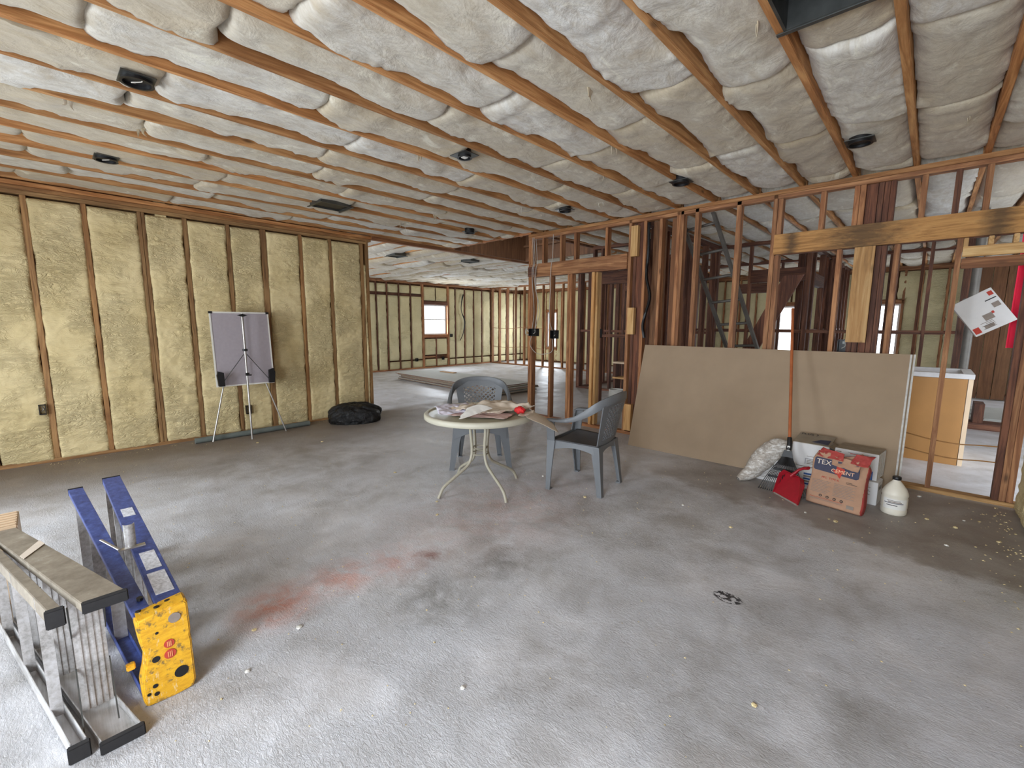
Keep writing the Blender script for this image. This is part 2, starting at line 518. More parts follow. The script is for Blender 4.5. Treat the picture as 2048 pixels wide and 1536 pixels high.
BOXF = [(0, 3, 2, 1), (4, 5, 6, 7), (0, 1, 5, 4), (1, 2, 6, 5), (2, 3, 7, 6), (3, 0, 4, 7)]
_cache = {}


def boxv(lo, hi):
    (a, b, c), (d, e, f) = lo, hi
    return [(a, b, c), (d, b, c), (d, e, c), (a, e, c), (a, b, f), (d, b, f), (d, e, f), (a, e, f)]


def box(name, lo, hi, mat, parent=None, bev=0.0, rot=None):
    d = tuple(round(hi[i] - lo[i], 3) for i in range(3))
    mn = mat[0].name if isinstance(mat, list) else mat.name
    key = (d, mn, bev)
    if key not in _cache:
        h = [x / 2 for x in d]
        me = mesh(boxv([-x for x in h], h), BOXF)
        if bev:
            bm = bmesh.new(); bm.from_mesh(me)
            bmesh.ops.bevel(bm, geom=bm.edges[:] + bm.verts[:], offset=bev, segments=2, affect='EDGES')
            bm.to_mesh(me); bm.free()
            me.polygons.foreach_set('use_smooth', [True] * len(me.polygons))
            try: me.set_sharp_from_angle(angle=math.radians(40))
            except Exception: pass
        me.materials.append(mat)
        _cache[key] = me
    return link(name, _cache[key], mat, parent, [(lo[i] + hi[i]) / 2 for i in range(3)], rot)


def lum(name, lo, hi, mats, parent):
    d = [hi[i] - lo[i] for i in range(3)]
    return box(name, lo, hi, mats[d.index(max(d))], parent, .003)


class MB:
    """collects shapes into one mesh"""
    def __init__(s): s.v = []; s.f = []; s.mi = []

    def add(s, v, f, mi=0):
        k = len(s.v); s.v += [tuple(x) for x in v]; s.f += [tuple(i + k for i in q) for q in f]; s.mi += [mi] * len(f)

    def box(s, lo, hi, mi=0, M=None):
        v = boxv(lo, hi)
        if M is not None: v = [tuple(M @ Vector(p)) for p in v]
        s.add(v, BOXF, mi)

    def tube(s, pts, r, n=8, mi=0, flat=1.0):
        v, f = tube_geo(pts, r, n, flat); s.add(v, f, mi)

    def loft(s, rings, cap=True, mi=0):
        n = len(rings[0]); v = [p for r in rings for p in r]; f = []
        for i in range(len(rings) - 1):
            for j in range(n):
                f.append((i * n + j, i * n + (j + 1) % n, (i + 1) * n + (j + 1) % n, (i + 1) * n + j))
        if cap: f += [tuple(range(n))[::-1], tuple(range((len(rings) - 1) * n, len(rings) * n))]
        s.add(v, f, mi)

    def build(s, name, mats, parent=None, smooth=False, loc=(0, 0, 0), rot=None, bev=0, sharp=None):
        me = mesh(s.v, s.f, smooth)
        for m in (mats if isinstance(mats, (list, tuple)) else [mats]): me.materials.append(m)
        me.polygons.foreach_set('material_index', s.mi)
        bm = bmesh.new(); bm.from_mesh(me)
        bmesh.ops.recalc_face_normals(bm, faces=bm.faces)
        if bev: bmesh.ops.bevel(bm, geom=bm.edges[:], offset=bev, segments=2, affect='EDGES')
        bm.to_mesh(me); bm.free()
        if smooth:
            me.polygons.foreach_set('use_smooth', [True] * len(me.polygons))
            try: me.set_sharp_from_angle(angle=math.radians(sharp or 45))
            except Exception: pass
        return link(name, me, mats, parent, loc, rot)


def tube_geo(pts, r, n=8, flat=1.0):
    P = [Vector(p) for p in pts]
    rr = r if isinstance(r, (list, tuple)) else [r] * len(P)
    v = []; f = []
    t0 = (P[1] - P[0]).normalized()
    ref = Vector((0, 0, 1)) if abs(t0.z) < .9 else Vector((1, 0, 0))
    nrm = (ref - t0 * ref.dot(t0)).normalized()
    for i, p in enumerate(P):
        t = (P[min(i + 1, len(P) - 1)] - P[max(i - 1, 0)]).normalized()
        nrm = (nrm - t * nrm.dot(t)).normalized()
        bn = t.cross(nrm)
        for k in range(n):
            a = 2 * PI * k / n
            v.append(tuple(p + nrm * (math.cos(a) * rr[i] * flat) + bn * (math.sin(a) * rr[i])))
    for i in range(len(P) - 1):
        for k in range(n):
            f.append((i * n + k, i * n + (k + 1) % n, (i + 1) * n + (k + 1) % n, (i + 1) * n + k))
    f += [tuple(range(n))[::-1], tuple(range((len(P) - 1) * n, len(P) * n))]
    return v, f


def tube(name, pts, r, mat, parent=None, n=10, flat=1.0):
    m = MB(); m.tube(pts, r, n, 0, flat)
    return m.build(name, mat, parent, True, sharp=60)


def spline(pts, k=6):
    P = [Vector(p) for p in pts]; out = []
    Q = [P[0] * 2 - P[1]] + P + [P[-1] * 2 - P[-2]]
    for i in range(1, len(Q) - 2):
        for j in range(k):
            t = j / k
            a, b, c, d = Q[i - 1], Q[i], Q[i + 1], Q[i + 2]
            out.append(.5 * ((2 * b) + (c - a) * t + (2 * a - 5 * b + 4 * c - d) * t * t + (3 * b - 3 * c + d - a) * t ** 3))
    out.append(P[-1])
    return out


def gridmesh(P, close=False):
    nu, nv = P.shape[:2]
    v = P.reshape(-1, 3)
    i = np.arange(nu - 1)[:, None] * nv + np.arange(nv - 1)[None, :]
    q = np.stack([i, i + nv, i + nv + 1, i + 1], -1).reshape(-1, 4)
    me = bpy.data.meshes.new('grid')
    me.vertices.add(len(v)); me.vertices.foreach_set('co', v.astype(np.float32).ravel())
    me.loops.add(q.size); me.loops.foreach_set('vertex_index', q.astype(np.int32).ravel())
    me.polygons.add(len(q)); me.polygons.foreach_set('loop_start', (np.arange(len(q)) * 4).astype(np.int32))
    try: me.polygons.foreach_set('loop_total', np.full(len(q), 4, np.int32))
    except Exception: pass
    me.polygons.foreach_set('use_smooth', np.ones(len(q), bool))
    me.update(calc_edges=True); me.validate()
    return me


def lathe(prof, n=32, mi=0):
    m = MB()
    m.loft([[(r * math.cos(2 * PI * k / n), r * math.sin(2 * PI * k / n), z) for k in range(n)] for r, z in prof])
    return m


def text(body, size, loc, rot, mat, parent, name='lettering', align='CENTER', ext=.0004, sx=1.0):
    c = bpy.data.curves.new(name, 'FONT'); c.body = body; c.size = size; c.align_x = align; c.extrude = ext
    c.materials.append(mat)
    tmp = bpy.data.objects.new('tmp', c); COL.objects.link(tmp)
    me = bpy.data.meshes.new_from_object(tmp, depsgraph=bpy.context.evaluated_depsgraph_get())
    bpy.data.objects.remove(tmp); bpy.data.curves.remove(c)
    o = link(name, me, mat, parent, loc, rot)
    return o


# ================================================================== THE SETTING
ZC = 2.72            # underside of the joists
YB = 5.10            # front face of the framed wall
XL = -6.37           # face of the foamed wall
PITCH = .404

floor = box('floor', (-12.4, -3.4, -.2), (3.0, 13.8, 0), CONC)
tag(floor, 'rough trowelled grey concrete slab with orange dust and dark stains', 'floor', kind='structure')

# ---- ceiling of the main room
ceil = empty('ceiling', (0, 0, 0), 'open joist ceiling of the near room packed with white fibreglass batts', 'ceiling', kind='structure')
box('decking', (-6.5, -3.2, ZC + .24), (.75, YB + .1, ZC + .28), PLY, ceil)
JX = [.18 - PITCH * k for k in range(-1, 17)]
for x in JX:
    lum('joist', (x - .019, -3.1, ZC), (x + .019, YB + .06, ZC + .235), WJ, ceil)


def batt(x0, x1, y0, y1, z0, nu, nv, parent, seed, along='y', amp=1.0, droop=.010, deep=.07):
    u = np.linspace(-1, 1, nu)[:, None] * np.ones((1, nv))
    v = np.ones((nu, 1)) * np.linspace(0, 1, nv)[None, :]
    L = y1 - y0
    yy = y0 + v * L
    w = (x1 - x0) / 2; xc = (x0 + x1) / 2
    rl = np.clip(fbm(yy * 2.6, yy * 0 + seed * 3.1, seed, 4) * 1.4 + .42, -.25, 1) * deep * amp
    rr = np.clip(fbm(yy * 2.6, yy * 0 + seed * 5.7 + 40, seed + 5, 4) * 1.4 + .42, -.25, 1) * deep * amp
    e = np.abs(u) ** 3.5
    rec = np.where(u < 0, rl, rr) * e
    end = (.4 + .9 * ((seed * 7) % 5) / 5) * np.exp(-(v * L) / .016) + (.3 + .9 * ((seed * 3) % 7) / 7) * np.exp(-((1 - v) * L) / .016)
    lip = np.exp(-(((v * L) - .09) / .05) ** 2)
    z0 = z0 + .022
    z = z0 + rec - droop * (1 - e) * (.8 + .8 * vn(yy * 1.3, yy * 0, seed + 9)) + end * .035 - lip * .005 + (((seed * 13) % 11) / 11 - .5) * .022 + (v - .5) * (((seed * 5) % 9) / 9 - .5) * .03
    px = xc + u * w
    z += .020 * fbm(px * 3.2, yy * 2.0, seed + 3, 3) * (1 - .5 * e)
    z += .009 * fbm(px * 10, yy * 7, seed + 4, 3)
    z -= .012 * e * np.clip(fbm(yy * 26, u * 2, seed + 12, 3), -.2, 1) + .014 * np.clip(fbm(yy * 4, px * 2 + yy * 3, seed + 14, 2), .15, 1)
    px = px + .009 * fbm(yy * 5, u * 2, seed + 6, 3) * np.abs(u) + .0
    yy2 = yy + (.035 * fbm(px * 6, v * 3, seed + 8, 3)) * (np.abs(v - .5) * 2) ** 4
    P = np.stack([px, yy2, z], -1)
    up = P.copy()
    a = P[:1].copy(); a[..., 2] = z0 + .16
    b = P[-1:].copy(); b[..., 2] = z0 + .16
    P = np.concatenate([a, P, b], 0)
    a = P[:, :1].copy(); a[..., 2] = z0 + .17
    b = P[:, -1:].copy(); b[..., 2] = z0 + .17
    P = np.concatenate([a, P, b], 1)
    if along == 'x': P = P[..., [1, 0, 2]]; P = P[::-1]
    c = P.reshape(-1, 3).mean(0)
    P = P - c
    return link('insulation_batt', gridmesh(P), BATT, parent, c)


sd = 100
for x0, x1 in zip(JX[1:], JX[:-1]):
    if x0 > .3: continue
    y = -1.35 + rng.rand() * .9
    while y < YB - .02:
        L = 1.05 + rng.rand() * .25
        ye = min(y + L, YB + .0)
        if ye - y < .15: ye = YB
        yst = y
        if x0 < -.2 and x1 > -.3 and yst < 2.45 < ye and x0 > -.7:      # duct opening in this bay
            pass
        if ye - yst > .1:
            if -.45 < (x0 + x1) / 2 < -.4 and yst < 2.43:
                if yst < 1.9: batt(x0 + .02, x1 - .02, yst, min(ye, 1.95), ZC, 22, 60, ceil, sd)
                if ye > 2.5: batt(x0 + .02, x1 - .02, 2.44, ye, ZC, 22, 60, ceil, sd + 1)
            else:
                batt(x0 + .02, x1 - .02, yst, ye, ZC, 24, 64, ceil, sd)
        sd += 7
        y = ye - .006

# ---- loose tufts of fibreglass hanging from the batts
tufts = [(-.70, 2.30, .06), (-3.55, 3.9, .10), (-1.9, 3.1, .06), (-2.3, 3.6, .05), (-4.1, .6, .05), (-3.9, .25, .06), (-5.2, 3.4, .12),
         (-3.1, 2.2, .05), (-2.75, 4.3, .06), (-4.6, 3.5, .07), (-1.55, 2.3, .045), (.02, 4.2, .03)]
for i, (x, y, h) in enumerate(tufts):
    m = MB()
    for k in range(2):
        dx, dy = rng.rand() * .06 - .03, rng.rand() * .06 - .03
        p = [(x + dx, y + dy, ZC + .03), (x + dx * 1.3, y + dy * .7, ZC - h * .25), (x + dx * .7, y + dy * 1.5, ZC - h * (.4 + .5 * rng.rand()))]
        m.tube(spline(p, 4), [.02, .014, .011, .009, .007, .005, .004, .002, .001], 6, 0, .4)
    m.build('insulation_tuft', BATT, ceil, True)

# ---- ceilings behind
c2 = empty('ceiling.001', (0, 0, 0), 'joist and batt ceiling over the rear rooms behind the stud wall', 'ceiling', kind='structure')
box('decking', (-4.4, YB + .1, ZC + .24), (3.0, 13.4, ZC + .28), PLY, c2)
JX2 = [2.6 - PITCH * k for k in range(0, 18)]
for x in JX2:
    lum('joist', (x - .019, YB + .12, ZC), (x + .019, 13.3, ZC + .235), WJ, c2)
for x0, x1 in zip(JX2[1:], JX2[:-1]):
    y = YB + .15
    while y < 13.2:
        ye = min(y + 1.2 + rng.rand() * .4, 13.25)
        if not (x0 > 1.0 and y < 6): batt(x0 + .02, x1 - .02, y, ye, ZC, 10, 20, c2, sd, droop=.03)
        sd += 7; y = ye - .005
c3 = empty('ceiling.002', (0, 0, 0), 'far room ceiling of drooping white batts with joists crossing', 'ceiling', kind='structure')
box('decking', (-12.2, 1.0, ZC + .24), (-6.4, 13.4, ZC + .28), PLY, c3)
JY = [1.2 + PITCH * k for k in range(30)]
for y in JY:
    lum('joist', (-12.0, y - .019, ZC), (XL - .04, y + .019, ZC + .235), WJ, c3)
for y0, y1 in zip(JY[:-1], JY[1:]):
    if y1 < 3.0: continue
    x = XL - .05
    while x > -11.9:
        xe = max(x - 1.15 - rng.rand() * .3, -12.0)
        batt(y0 + .02, y1 - .02, xe, x, ZC, 12, 30, c3, sd, along='x', droop=.035 + .02 * rng.rand(), deep=.05)
        sd += 7; x = xe + .01
for k in range(2):
    lum('girder', (XL - .045 + k * .04, 3.6, ZC - .045), (XL - .007 + k * .04, 13.2, ZC + .2), WS, c3)
# strip of ceiling between the girder and the rear rooms, with the attic opening in it
for k in range(20):
    y = 7.1 + k * .404
    if y < 11.0: lum('joist', (XL + .04, y - .019, ZC), (-4.42, y + .019, ZC + .235), WJ, c3)
    if y < 11.0:
        batt(y + .02, y + .384, -6.3, -5.35, ZC, 10, 20, c3, sd, along='x', droop=.03); sd += 3
        batt(y + .02, y + .384, -5.36, -4.42, ZC, 10, 20, c3, sd, along='x', droop=.03); sd += 3
box('decking', (-6.4, 6.95, ZC + .24), (-4.4, 13.4, ZC + .28), PLY, c3)
hatch = empty('trim_1', (0, 0, 0), 'dark plywood lined opening in the ceiling past the end of the stud wall', 'hatch', kind='structure')
box('lining_panel', (-6.28, 5.14, ZC - .02), (-6.24, 7.05, 3.5), PLY, hatch)
box('lining_panel', (-6.24, 7.01, ZC - .03), (-4.4, 7.05, 3.5), PLY, hatch)
box('lining_panel', (-4.44, 5.14, ZC + .0), (-4.40, 7.01, 3.5), PLY, hatch)
box('lid', (-6.3, 5.1, 3.5), (-4.38, 7.06, 3.53), PLY, hatch)
lum('edge_board', (-6.3, YB - .02, ZC - .0), (-4.42, YB + .02, ZC + .22), WS, hatch)


# ---- foam filled walls
def foam_panel(parent, axis, plane, sgn, a0, a1, z0, z1, seed, nu=26, nv=130, mat=None, proud=.006, rag=.016, name='foam_panel'):
    u = np.linspace(0, 1, nu)[:, None] * np.ones((1, nv))
    v = np.ones((nu, 1)) * np.linspace(0, 1, nv)[None, :]
    W, Hh = a1 - a0, z1 - z0
    aa = a0 + u * W; zz = z0 + v * Hh
    de = np.minimum(np.minimum(u * W, (1 - u) * W), np.minimum(v * Hh, (1 - v) * Hh))
    edge = np.exp(-de / .010)
    d = proud + .014 * fbm(aa * 3, zz * 2, seed, 3) + .010 * fbm(aa * 9, zz * 24, seed + 3, 4) + .006 * fbm(aa * 30, zz * 34, seed + 5, 3) - edge * .03
    ew = np.exp(-np.minimum(u * W, (1 - u) * W) / .05)
    aa = aa + rag * ew * fbm(zz * 9, u * 3, seed + 7, 4)
    pl = plane + sgn * d
    P = np.stack([pl, aa, zz] if axis == 0 else [aa, pl, zz], -1)
    c = P.reshape(-1, 3).mean(0); P = P - c
    return link(name, gridmesh(P), mat or FOAM, parent, c)


wl = empty('wall_left', (0, 0, 0), 'long stud wall on the left filled with pale yellow spray foam', 'wall', kind='structure')
box('sheathing', (XL - .15, -3.2, 0), (XL - .09, 3.55, ZC + .2), PLY, wl)
studs = [-3.1, -2.7, -2.3, -1.9, -1.5, -1.2, -.8, -.40, .007, .42, .872, 1.262, 1.69, 2.085, 2.548, 2.96, 3.44]
wid = {.872: .060, 2.085: .060, .007: .042, 3.44: .05}
for s in studs:
    w = wid.get(s, .040)
    if s == .872:
        lum('stud', (XL - .09, s - .032, .04), (XL, s - .001, 2.60), WF, wl)
        lum('stud', (XL - .09, s + .001, .04), (XL - .004, s + .030, 2.60), WF, wl)
    else:
        lum('stud', (XL - .09, s - w / 2, .04), (XL, s + w / 2, 2.60), WF, wl)
lum('stud', (XL - .09, 3.512, .04), (XL + .004, 3.55, 2.66), WF, wl)
for i in range(len(studs) - 1):
    a0 = studs[i] + wid.get(studs[i], .04) / 2; a1 = studs[i + 1] - wid.get(studs[i + 1], .04) / 2
    if a1 < -.9: continue
    foam_panel(wl, 0, XL, 1, a0 - .002, a1 + .002, .02, 2.585, 300 + i * 11, 30, 200)
foam_panel(wl, 0, XL + .002, 1, 3.462, 3.512, .05, 2.3, 511, 6, 90, proud=.002, name='foam_strip')
lum('bottom_plate', (XL - .09, -3.1, 0), (XL - .004, 3.55, .04), WF, wl)
lum('top_plate', (XL - .09, -3.1, 2.602), (XL, 3.55, 2.640), WF, wl)
lum('top_plate', (XL - .09, -3.1, 2.642), (XL + .003, 3.6, 2.680), WF, wl)
lum('top_plate', (XL - .07, -3.1, 2.682), (XL + .02, 3.62, 2.722), WJ, wl)

# far wall with its window
wf = empty('wall_far', (0, 0, 0), 'foam filled exterior stud wall of the far room around a bright window', 'wall', kind='structure')
XF = -11.7
box('sheathing', (XF - .15, 1.0, 0), (XF - .09, 8.40, ZC + .2), PLY, wf)
box('sheathing', (XF - .15, 9.30, 0), (XF - .09, 13.4, ZC + .2), PLY, wf)
box('sheathing', (XF - .15, 8.40, 0), (XF - .09, 9.30, 1.06), PLY, wf)
box('sheathing', (XF - .15, 8.40, 2.02), (XF - .09, 9.30, ZC + .2), PLY, wf)
fs = [4.7, 5.1, 5.5, 5.9, 6.3, 6.72, 7.07, 7.47, 7.88, 8.33, 9.33, 9.64, 10.05, 10.46, 10.85, 11.28, 11.7, 12.1, 12.5, 12.9, 13.16]
for i, s in enumerate(fs):
    w = .07 if s in (8.33, 9.33) else .032
    lum('stud', (XF - .09, s - w / 2, .04), (XF, s + w / 2, 2.62), WD if w < .05 else WS, wf)
for i in range(len(fs) - 1):
    a0, a1 = fs[i], fs[i + 1]
    g = .02 + .02 * (a0 in (8.33, 9.33)); h = .02 + .02 * (a1 in (8.33, 9.33))
    if a0 == 8.33:
        for q0, q1 in ((a0 + g, 8.82), (8.85, a1 - h)):
            foam_panel(wf, 0, XF, 1, q0, q1, 2.14, 2.56, 700 + int(q0 * 9), 8, 10, FOAM_F, .0)
            foam_panel(wf, 0, XF, 1, q0, q1, .42, .93, 720 + int(q0 * 9), 8, 10, FOAM_F, .0)
            foam_panel(wf, 0, XF, 1, q0, q1, .05, .28, 740 + int(q0 * 9), 8, 8, FOAM_F, .0)
        continue
    if a0 < 8.3:
        foam_panel(wf, 0, XF, 1, a0 + g, a1 - h, 2.33, 2.57, 600 + i * 3, 8, 8, FOAM_F, .0)
        foam_panel(wf, 0, XF, 1, a0 + g, a1 - h, .04 if a0 < 7.0 else .30, 2.24, 620 + i * 3, 10, 50, FOAM_F, .0)
        if a0 > 7.0: foam_panel(wf, 0, XF, 1, a0 + g, a1 - h, .04, .26, 680 + i * 3, 8, 8, FOAM_F, .0)
    else:
        foam_panel(wf, 0, XF, 1, a0 + g, a1 - h, .28, 2.56, 660 + i * 3, 10, 50, FOAM_F, .0)
        foam_panel(wf, 0, XF, 1, a0 + g, a1 - h, .04, .24, 690 + i * 3, 8, 8, FOAM_F, .0)
lum('top_plate', (XF - .09, 3.0, 2.62), (XF, 11.3, 2.70), WS, wf)
lum('bottom_plate', (XF - .09, 3.0, 0), (XF, 11.3, .04), WS, wf)
lum('block', (XF - .09, 3.0, 2.25), (XF - .03, 8.3, 2.32), WD, wf)
lum('window_header', (XF - .09, 8.36, 2.02), (XF + .004, 9.30, 2.12), WD, wf)
lum('window_sill_plate', (XF - .09, 8.36, .97), (XF + .004, 9.30, 1.06), WS, wf)
lum('block', (XF - .08, 8.36, .33), (XF - .02, 8.80, .38), WS, wf)
lum('cripple_stud', (XF - .09, 8.82, .04), (XF - .006, 8.85, .96), WD, wf)
w1 = empty('window_1', (0, 0, 0), 'small bright square window in the far foam wall', 'window', kind='structure')


def window(parent, axis, plane, a0, a1, z0, z1, bars=True):
    def bx(name, lo_a, hi_a, z_0, z_1, t0, t1, mat):
        if axis == 0: return box(name, (plane + t0, lo_a, z_0), (plane + t1, hi_a, z_1), mat, parent)
        return box(name, (lo_a, plane + t0, z_0), (hi_a, plane + t1, z_1), mat, parent)
    f = .04
    bx('frame_rail', a0, a1, z0, z0 + f, -.04, .02, M_FRAME); bx('frame_rail', a0, a1, z1 - f, z1, -.04, .02, M_FRAME)
    bx('frame_stile', a0, a0 + f, z0 + f, z1 - f, -.04, .02, M_FRAME); bx('frame_stile', a1 - f, a1, z0 + f, z1 - f, -.04, .02, M_FRAME)
    zm = (z0 + z1) / 2
    bx('pane', a0 + f, a1 - f, z0 + f, zm - .015, -.012, -.006, M_GLASS); bx('pane', a0 + f, a1 - f, zm + .015, z1 - f, -.012, -.006, M_GLASS)
    if bars: bx('meeting_rail', a0 + f, a1 - f, zm - .015, zm + .015, -.025, .012, M_FRAME)


window(w1, 0, XF - .11, 8.40, 9.30, 1.06, 2.02)

# partition between the far room and the corner room
wp = empty('wall_partition', (0, 0, 0), 'bare stud partition at the back of the far room, light showing between its studs', 'wall', kind='structure')
for x in [XF + .03, -11.3, -10.9, -10.52, -10.12, -9.72, -9.3, -8.9, -8.5, -8.1, -7.7, -7.3, -6.9, -6.5]:
    lum('stud', (x - .02, 11.30, .04), (x + .02, 11.39, 2.66), WS, wp)
lum('bottom_plate', (XF, 11.30, 0), (-5.8, 11.39, .04), WS, wp)
lum('top_plate', (XF, 11.30, 2.66), (-5.8, 11.39, 2.72), WS, wp)

# rear exterior wall, three windows
wb = empty('wall_rear', (0, 0, 0), 'distant rear exterior wall with foam between studs and three windows', 'wall', kind='structure')
YR = 13.2
opens = [(-10.66, -10.2, .55, 1.86), (-3.02, -2.42, .6, 1.90), (-1.04, -.56, .6, 1.90)]
xs = -12.2
for (o0, o1, z0, z1) in opens + [(3.1, 3.2, 0, 1)]:
    box('sheathing', (xs, YR + .09, 0), (o0, YR + .15, ZC + .2), PLY, wb)
    if o1 < 3:
        box('sheathing', (o0, YR + .09, 0), (o1, YR + .15, z0), PLY, wb)
        box('sheathing', (o0, YR + .09, z1), (o1, YR + .15, ZC + .2), PLY, wb)
    xs = o1
x = -12.0
k = 0
while x < 2.9:
    xn = x + .405
    hit = [o for o in opens if o[0] < xn - .03 and o[1] > x + .03]
    if not hit:
        lum('stud', (x - .019, YR, .04), (x + .019, YR + .09, 2.62), WS, wb)
        foam_panel(wb, 1, YR, -1, x + .02, xn - .02, .05, 2.60, 900 + k, 8, 40, FOAM_F, .0)
    else:
        o = hit[0]
        foam_panel(wb, 1, YR, -1, x + .02, xn - .02, .05, o[2] - .08, 900 + k, 8, 14, FOAM_F, .0)
        foam_panel(wb, 1, YR, -1, x + .02, xn - .02, o[3] + .10, 2.60, 950 + k, 8, 14, FOAM_F, .0)
        if x < o[0]: 
            if o[0] - x > .09: foam_panel(wb, 1, YR, -1, x + .02, o[0] - .05, .05, 2.60, 980 + k, 6, 40, FOAM_F, .0)
        if xn > o[1]:
            if xn - o[1] > .09: foam_panel(wb, 1, YR, -1, o[1] + .05, xn - .02, .05, 2.60, 990 + k, 6, 40, FOAM_F, .0)
    x = xn; k += 1
for i, (o0, o1, z0, z1) in enumerate(opens):
    lum('window_header', (o0 - .05, YR - .004, z1), (o1 + .05, YR + .09, z1 + .09), WS, wb)
    lum('window_sill_plate', (o0 - .05, YR - .004, z0 - .07), (o1 + .05, YR + .09, z0), WS, wb)
    lum('stud', (o0 - .045, YR - .004, .04), (o0, YR + .09, 2.62), WS, wb)
    lum('stud', (o1, YR - .004, .04), (o1 + .045, YR + .09, 2.62), WS, wb)
    lbl = ['tall bright window in the corner room beyond the stud partition', 'bright sash window seen just left of the rake handle',
           'bright sash window seen through studs right of the wide pale board'][i]
    w = empty('window_%d' % (i + 2), (0, 0, 0), lbl, 'window', kind='structure')
    window(w, 1, YR + .11, o0, o1, z0, z1)
lum('top_plate', (-12.0, YR - .01, 2.62), (2.9, YR + .09, 2.72), WS, wb)

# right wall of the near room, side wall of the rear rooms, walls behind the camera
wr = empty('wall_right', (0, 0, 0), 'foam covered wall at the right edge, its foot caked with crumbs', 'wall', kind='structure')
box('sheathing', (.66, -3.2, 0), (.72, YB + .02, ZC + .2), PLY, wr)
yy = [5.04, 4.64, 4.24, 3.84, 3.44, 3.04]
for i in range(len(yy) - 1):
    foam_panel(wr, 0, .605, -1, yy[i + 1] + .004, yy[i] - .004, .0, 2.66, 1200 + i * 9, 30, 160, proud=.015, rag=.012)
for s in yy[1:]: lum('stud', (.615, s - .02, 0), (.66, s + .02, 2.7), WS, wr)
ws = empty('wall_side', (0, 0, 0), 'side exterior wall of the rear rooms with door and window openings', 'wall', kind='structure')
for a, b, z0, z1 in ((5.1, 6.8, 0, 2.9), (6.8, 7.8, 2.1, 2.9), (7.8, 10.9, 0, 2.9), (10.9, 12.1, 2.05, 2.9), (10.9, 12.1, 0, .8), (12.1, 13.4, 0, 2.9)):
    box('panel', (2.5, a, z0), (2.6, b, z1), PLY, ws)
wn = empty('wall_front', (0, 0, 0), 'front wall behind the viewpoint with patio door and window openings', 'wall', kind='structure')
for a, b, z0, z1 in ((-6.5, -4.55, 0, 2.9), (-4.55, -3.25, 2.25, 2.9), (-3.25, -1.05, 0, 2.9), (-1.05, .45, 2.3, 2.9), (.45, .75, 0, 2.9)):
    box('panel', (a, -2.3, z0), (b, -2.2, z1), FOAM, wn)
wq = empty('wall_far_front', (0, 0, 0), 'front wall of the far room with a wide door opening', 'wall', kind='structure')
for a, b, z0, z1 in ((-12.2, -10.9, 0, 2.9), (-10.9, -7.5, 2.35, 2.9), (-7.5, -6.4, 0, 2.9)):
    box('panel', (a, 1.0, z0), (b, 1.1, z1), FOAM, wq)

# ---- the framed wall in the middle
wm = empty('wall_back', (0, 0, 0), 'open timber stud wall with door headers across the middle of the house', 'wall', kind='structure')
y0, y1 = YB, YB + .09


def st(x0, x1, z0=.04, z1=2.68, m=WS, dy=0.0, name='stud'):
    return lum(name, (x0, y0 + dy, z0), (x1, y1 + dy, z1), m, wm)


lum('top_plate', (-4.48, y0 - .004, 2.682), (.62, y1, 2.722), WJ, wm)
lum('top_plate', (-4.48, y0, 2.642), (.62, y1, 2.680), WS, wm)
lum('bottom_plate', (-4.48, y0, 0), (-.30, y1, .038), WS, wm)
lum('bottom_plate', (-.29, y0 - .01, 0), (.62, y1, .034), WP, wm)
st(-4.476, -4.436, 0.04, 2.64); st(-4.434, -4.396, .04, 2.64, WS)
lum('header_beam', (-4.44, y0 - .02, 2.10), (-2.84, y0 + .019, 2.285), WS, wm)
lum('header_beam', (-4.44, y0 + .045, 2.10), (-2.84, y0 + .085, 2.285), WD, wm)
box('packing_block', (-4.45, y0 - .045, 2.11), (-4.30, y0 - .021, 2.245), WD[0], wm)
for a in (-4.22, -3.90, -3.66, -3.17): st(a, a + .038, 2.287, 2.64)
st(-4.075, -4.035, .04, 2.098, WS); st(-3.755, -3.715, .04, 2.098, WS); st(-3.712, -3.675, .04, 2.098, WS)
st(-3.36, -3.318, .04, 2.098, WP); st(-3.312, -3.280, .04, 2.098, WP, .03)
st(-2.835, -2.795); st(-2.79, -2.75, .04, 2.64, WD, .05); st(-2.745, -2.705, .04, 2.64, WD, .05)
st(-2.64, -2.602, .04, 2.64, WS); st(-2.70, -2.645, .04, 2.64, WD, .03)
for (a, b, z_0, z_1) in ((-2.79, -2.70, 2.24, 2.60), (-2.80, -2.715, 1.29, 1.62), (-2.80, -2.70, .06, .40)):
    box('scrap_block', (a, y0 - .03, z_0), (b, y0 + .03, z_1), WP[2], wm)
box('plywood_panel', (-2.56, y0 + .10, .02), (-2.40, y0 + .13, 2.64), PLY, wm)
box('plywood_panel', (-2.33, y0 + .10, .02), (-2.17, y0 + .13, 2.64), PLY, wm)
st(-2.44, -2.404, .04, 2.64, WS)
st(-2.235, -2.195); st(-2.192, -2.154)
st(-2.03, -1.988); st(-1.60, -1.555)
st(-1.262, -1.222); st(-1.218, -1.178, 2.30, 2.64); st(-1.218, -1.178, .04, 2.10)
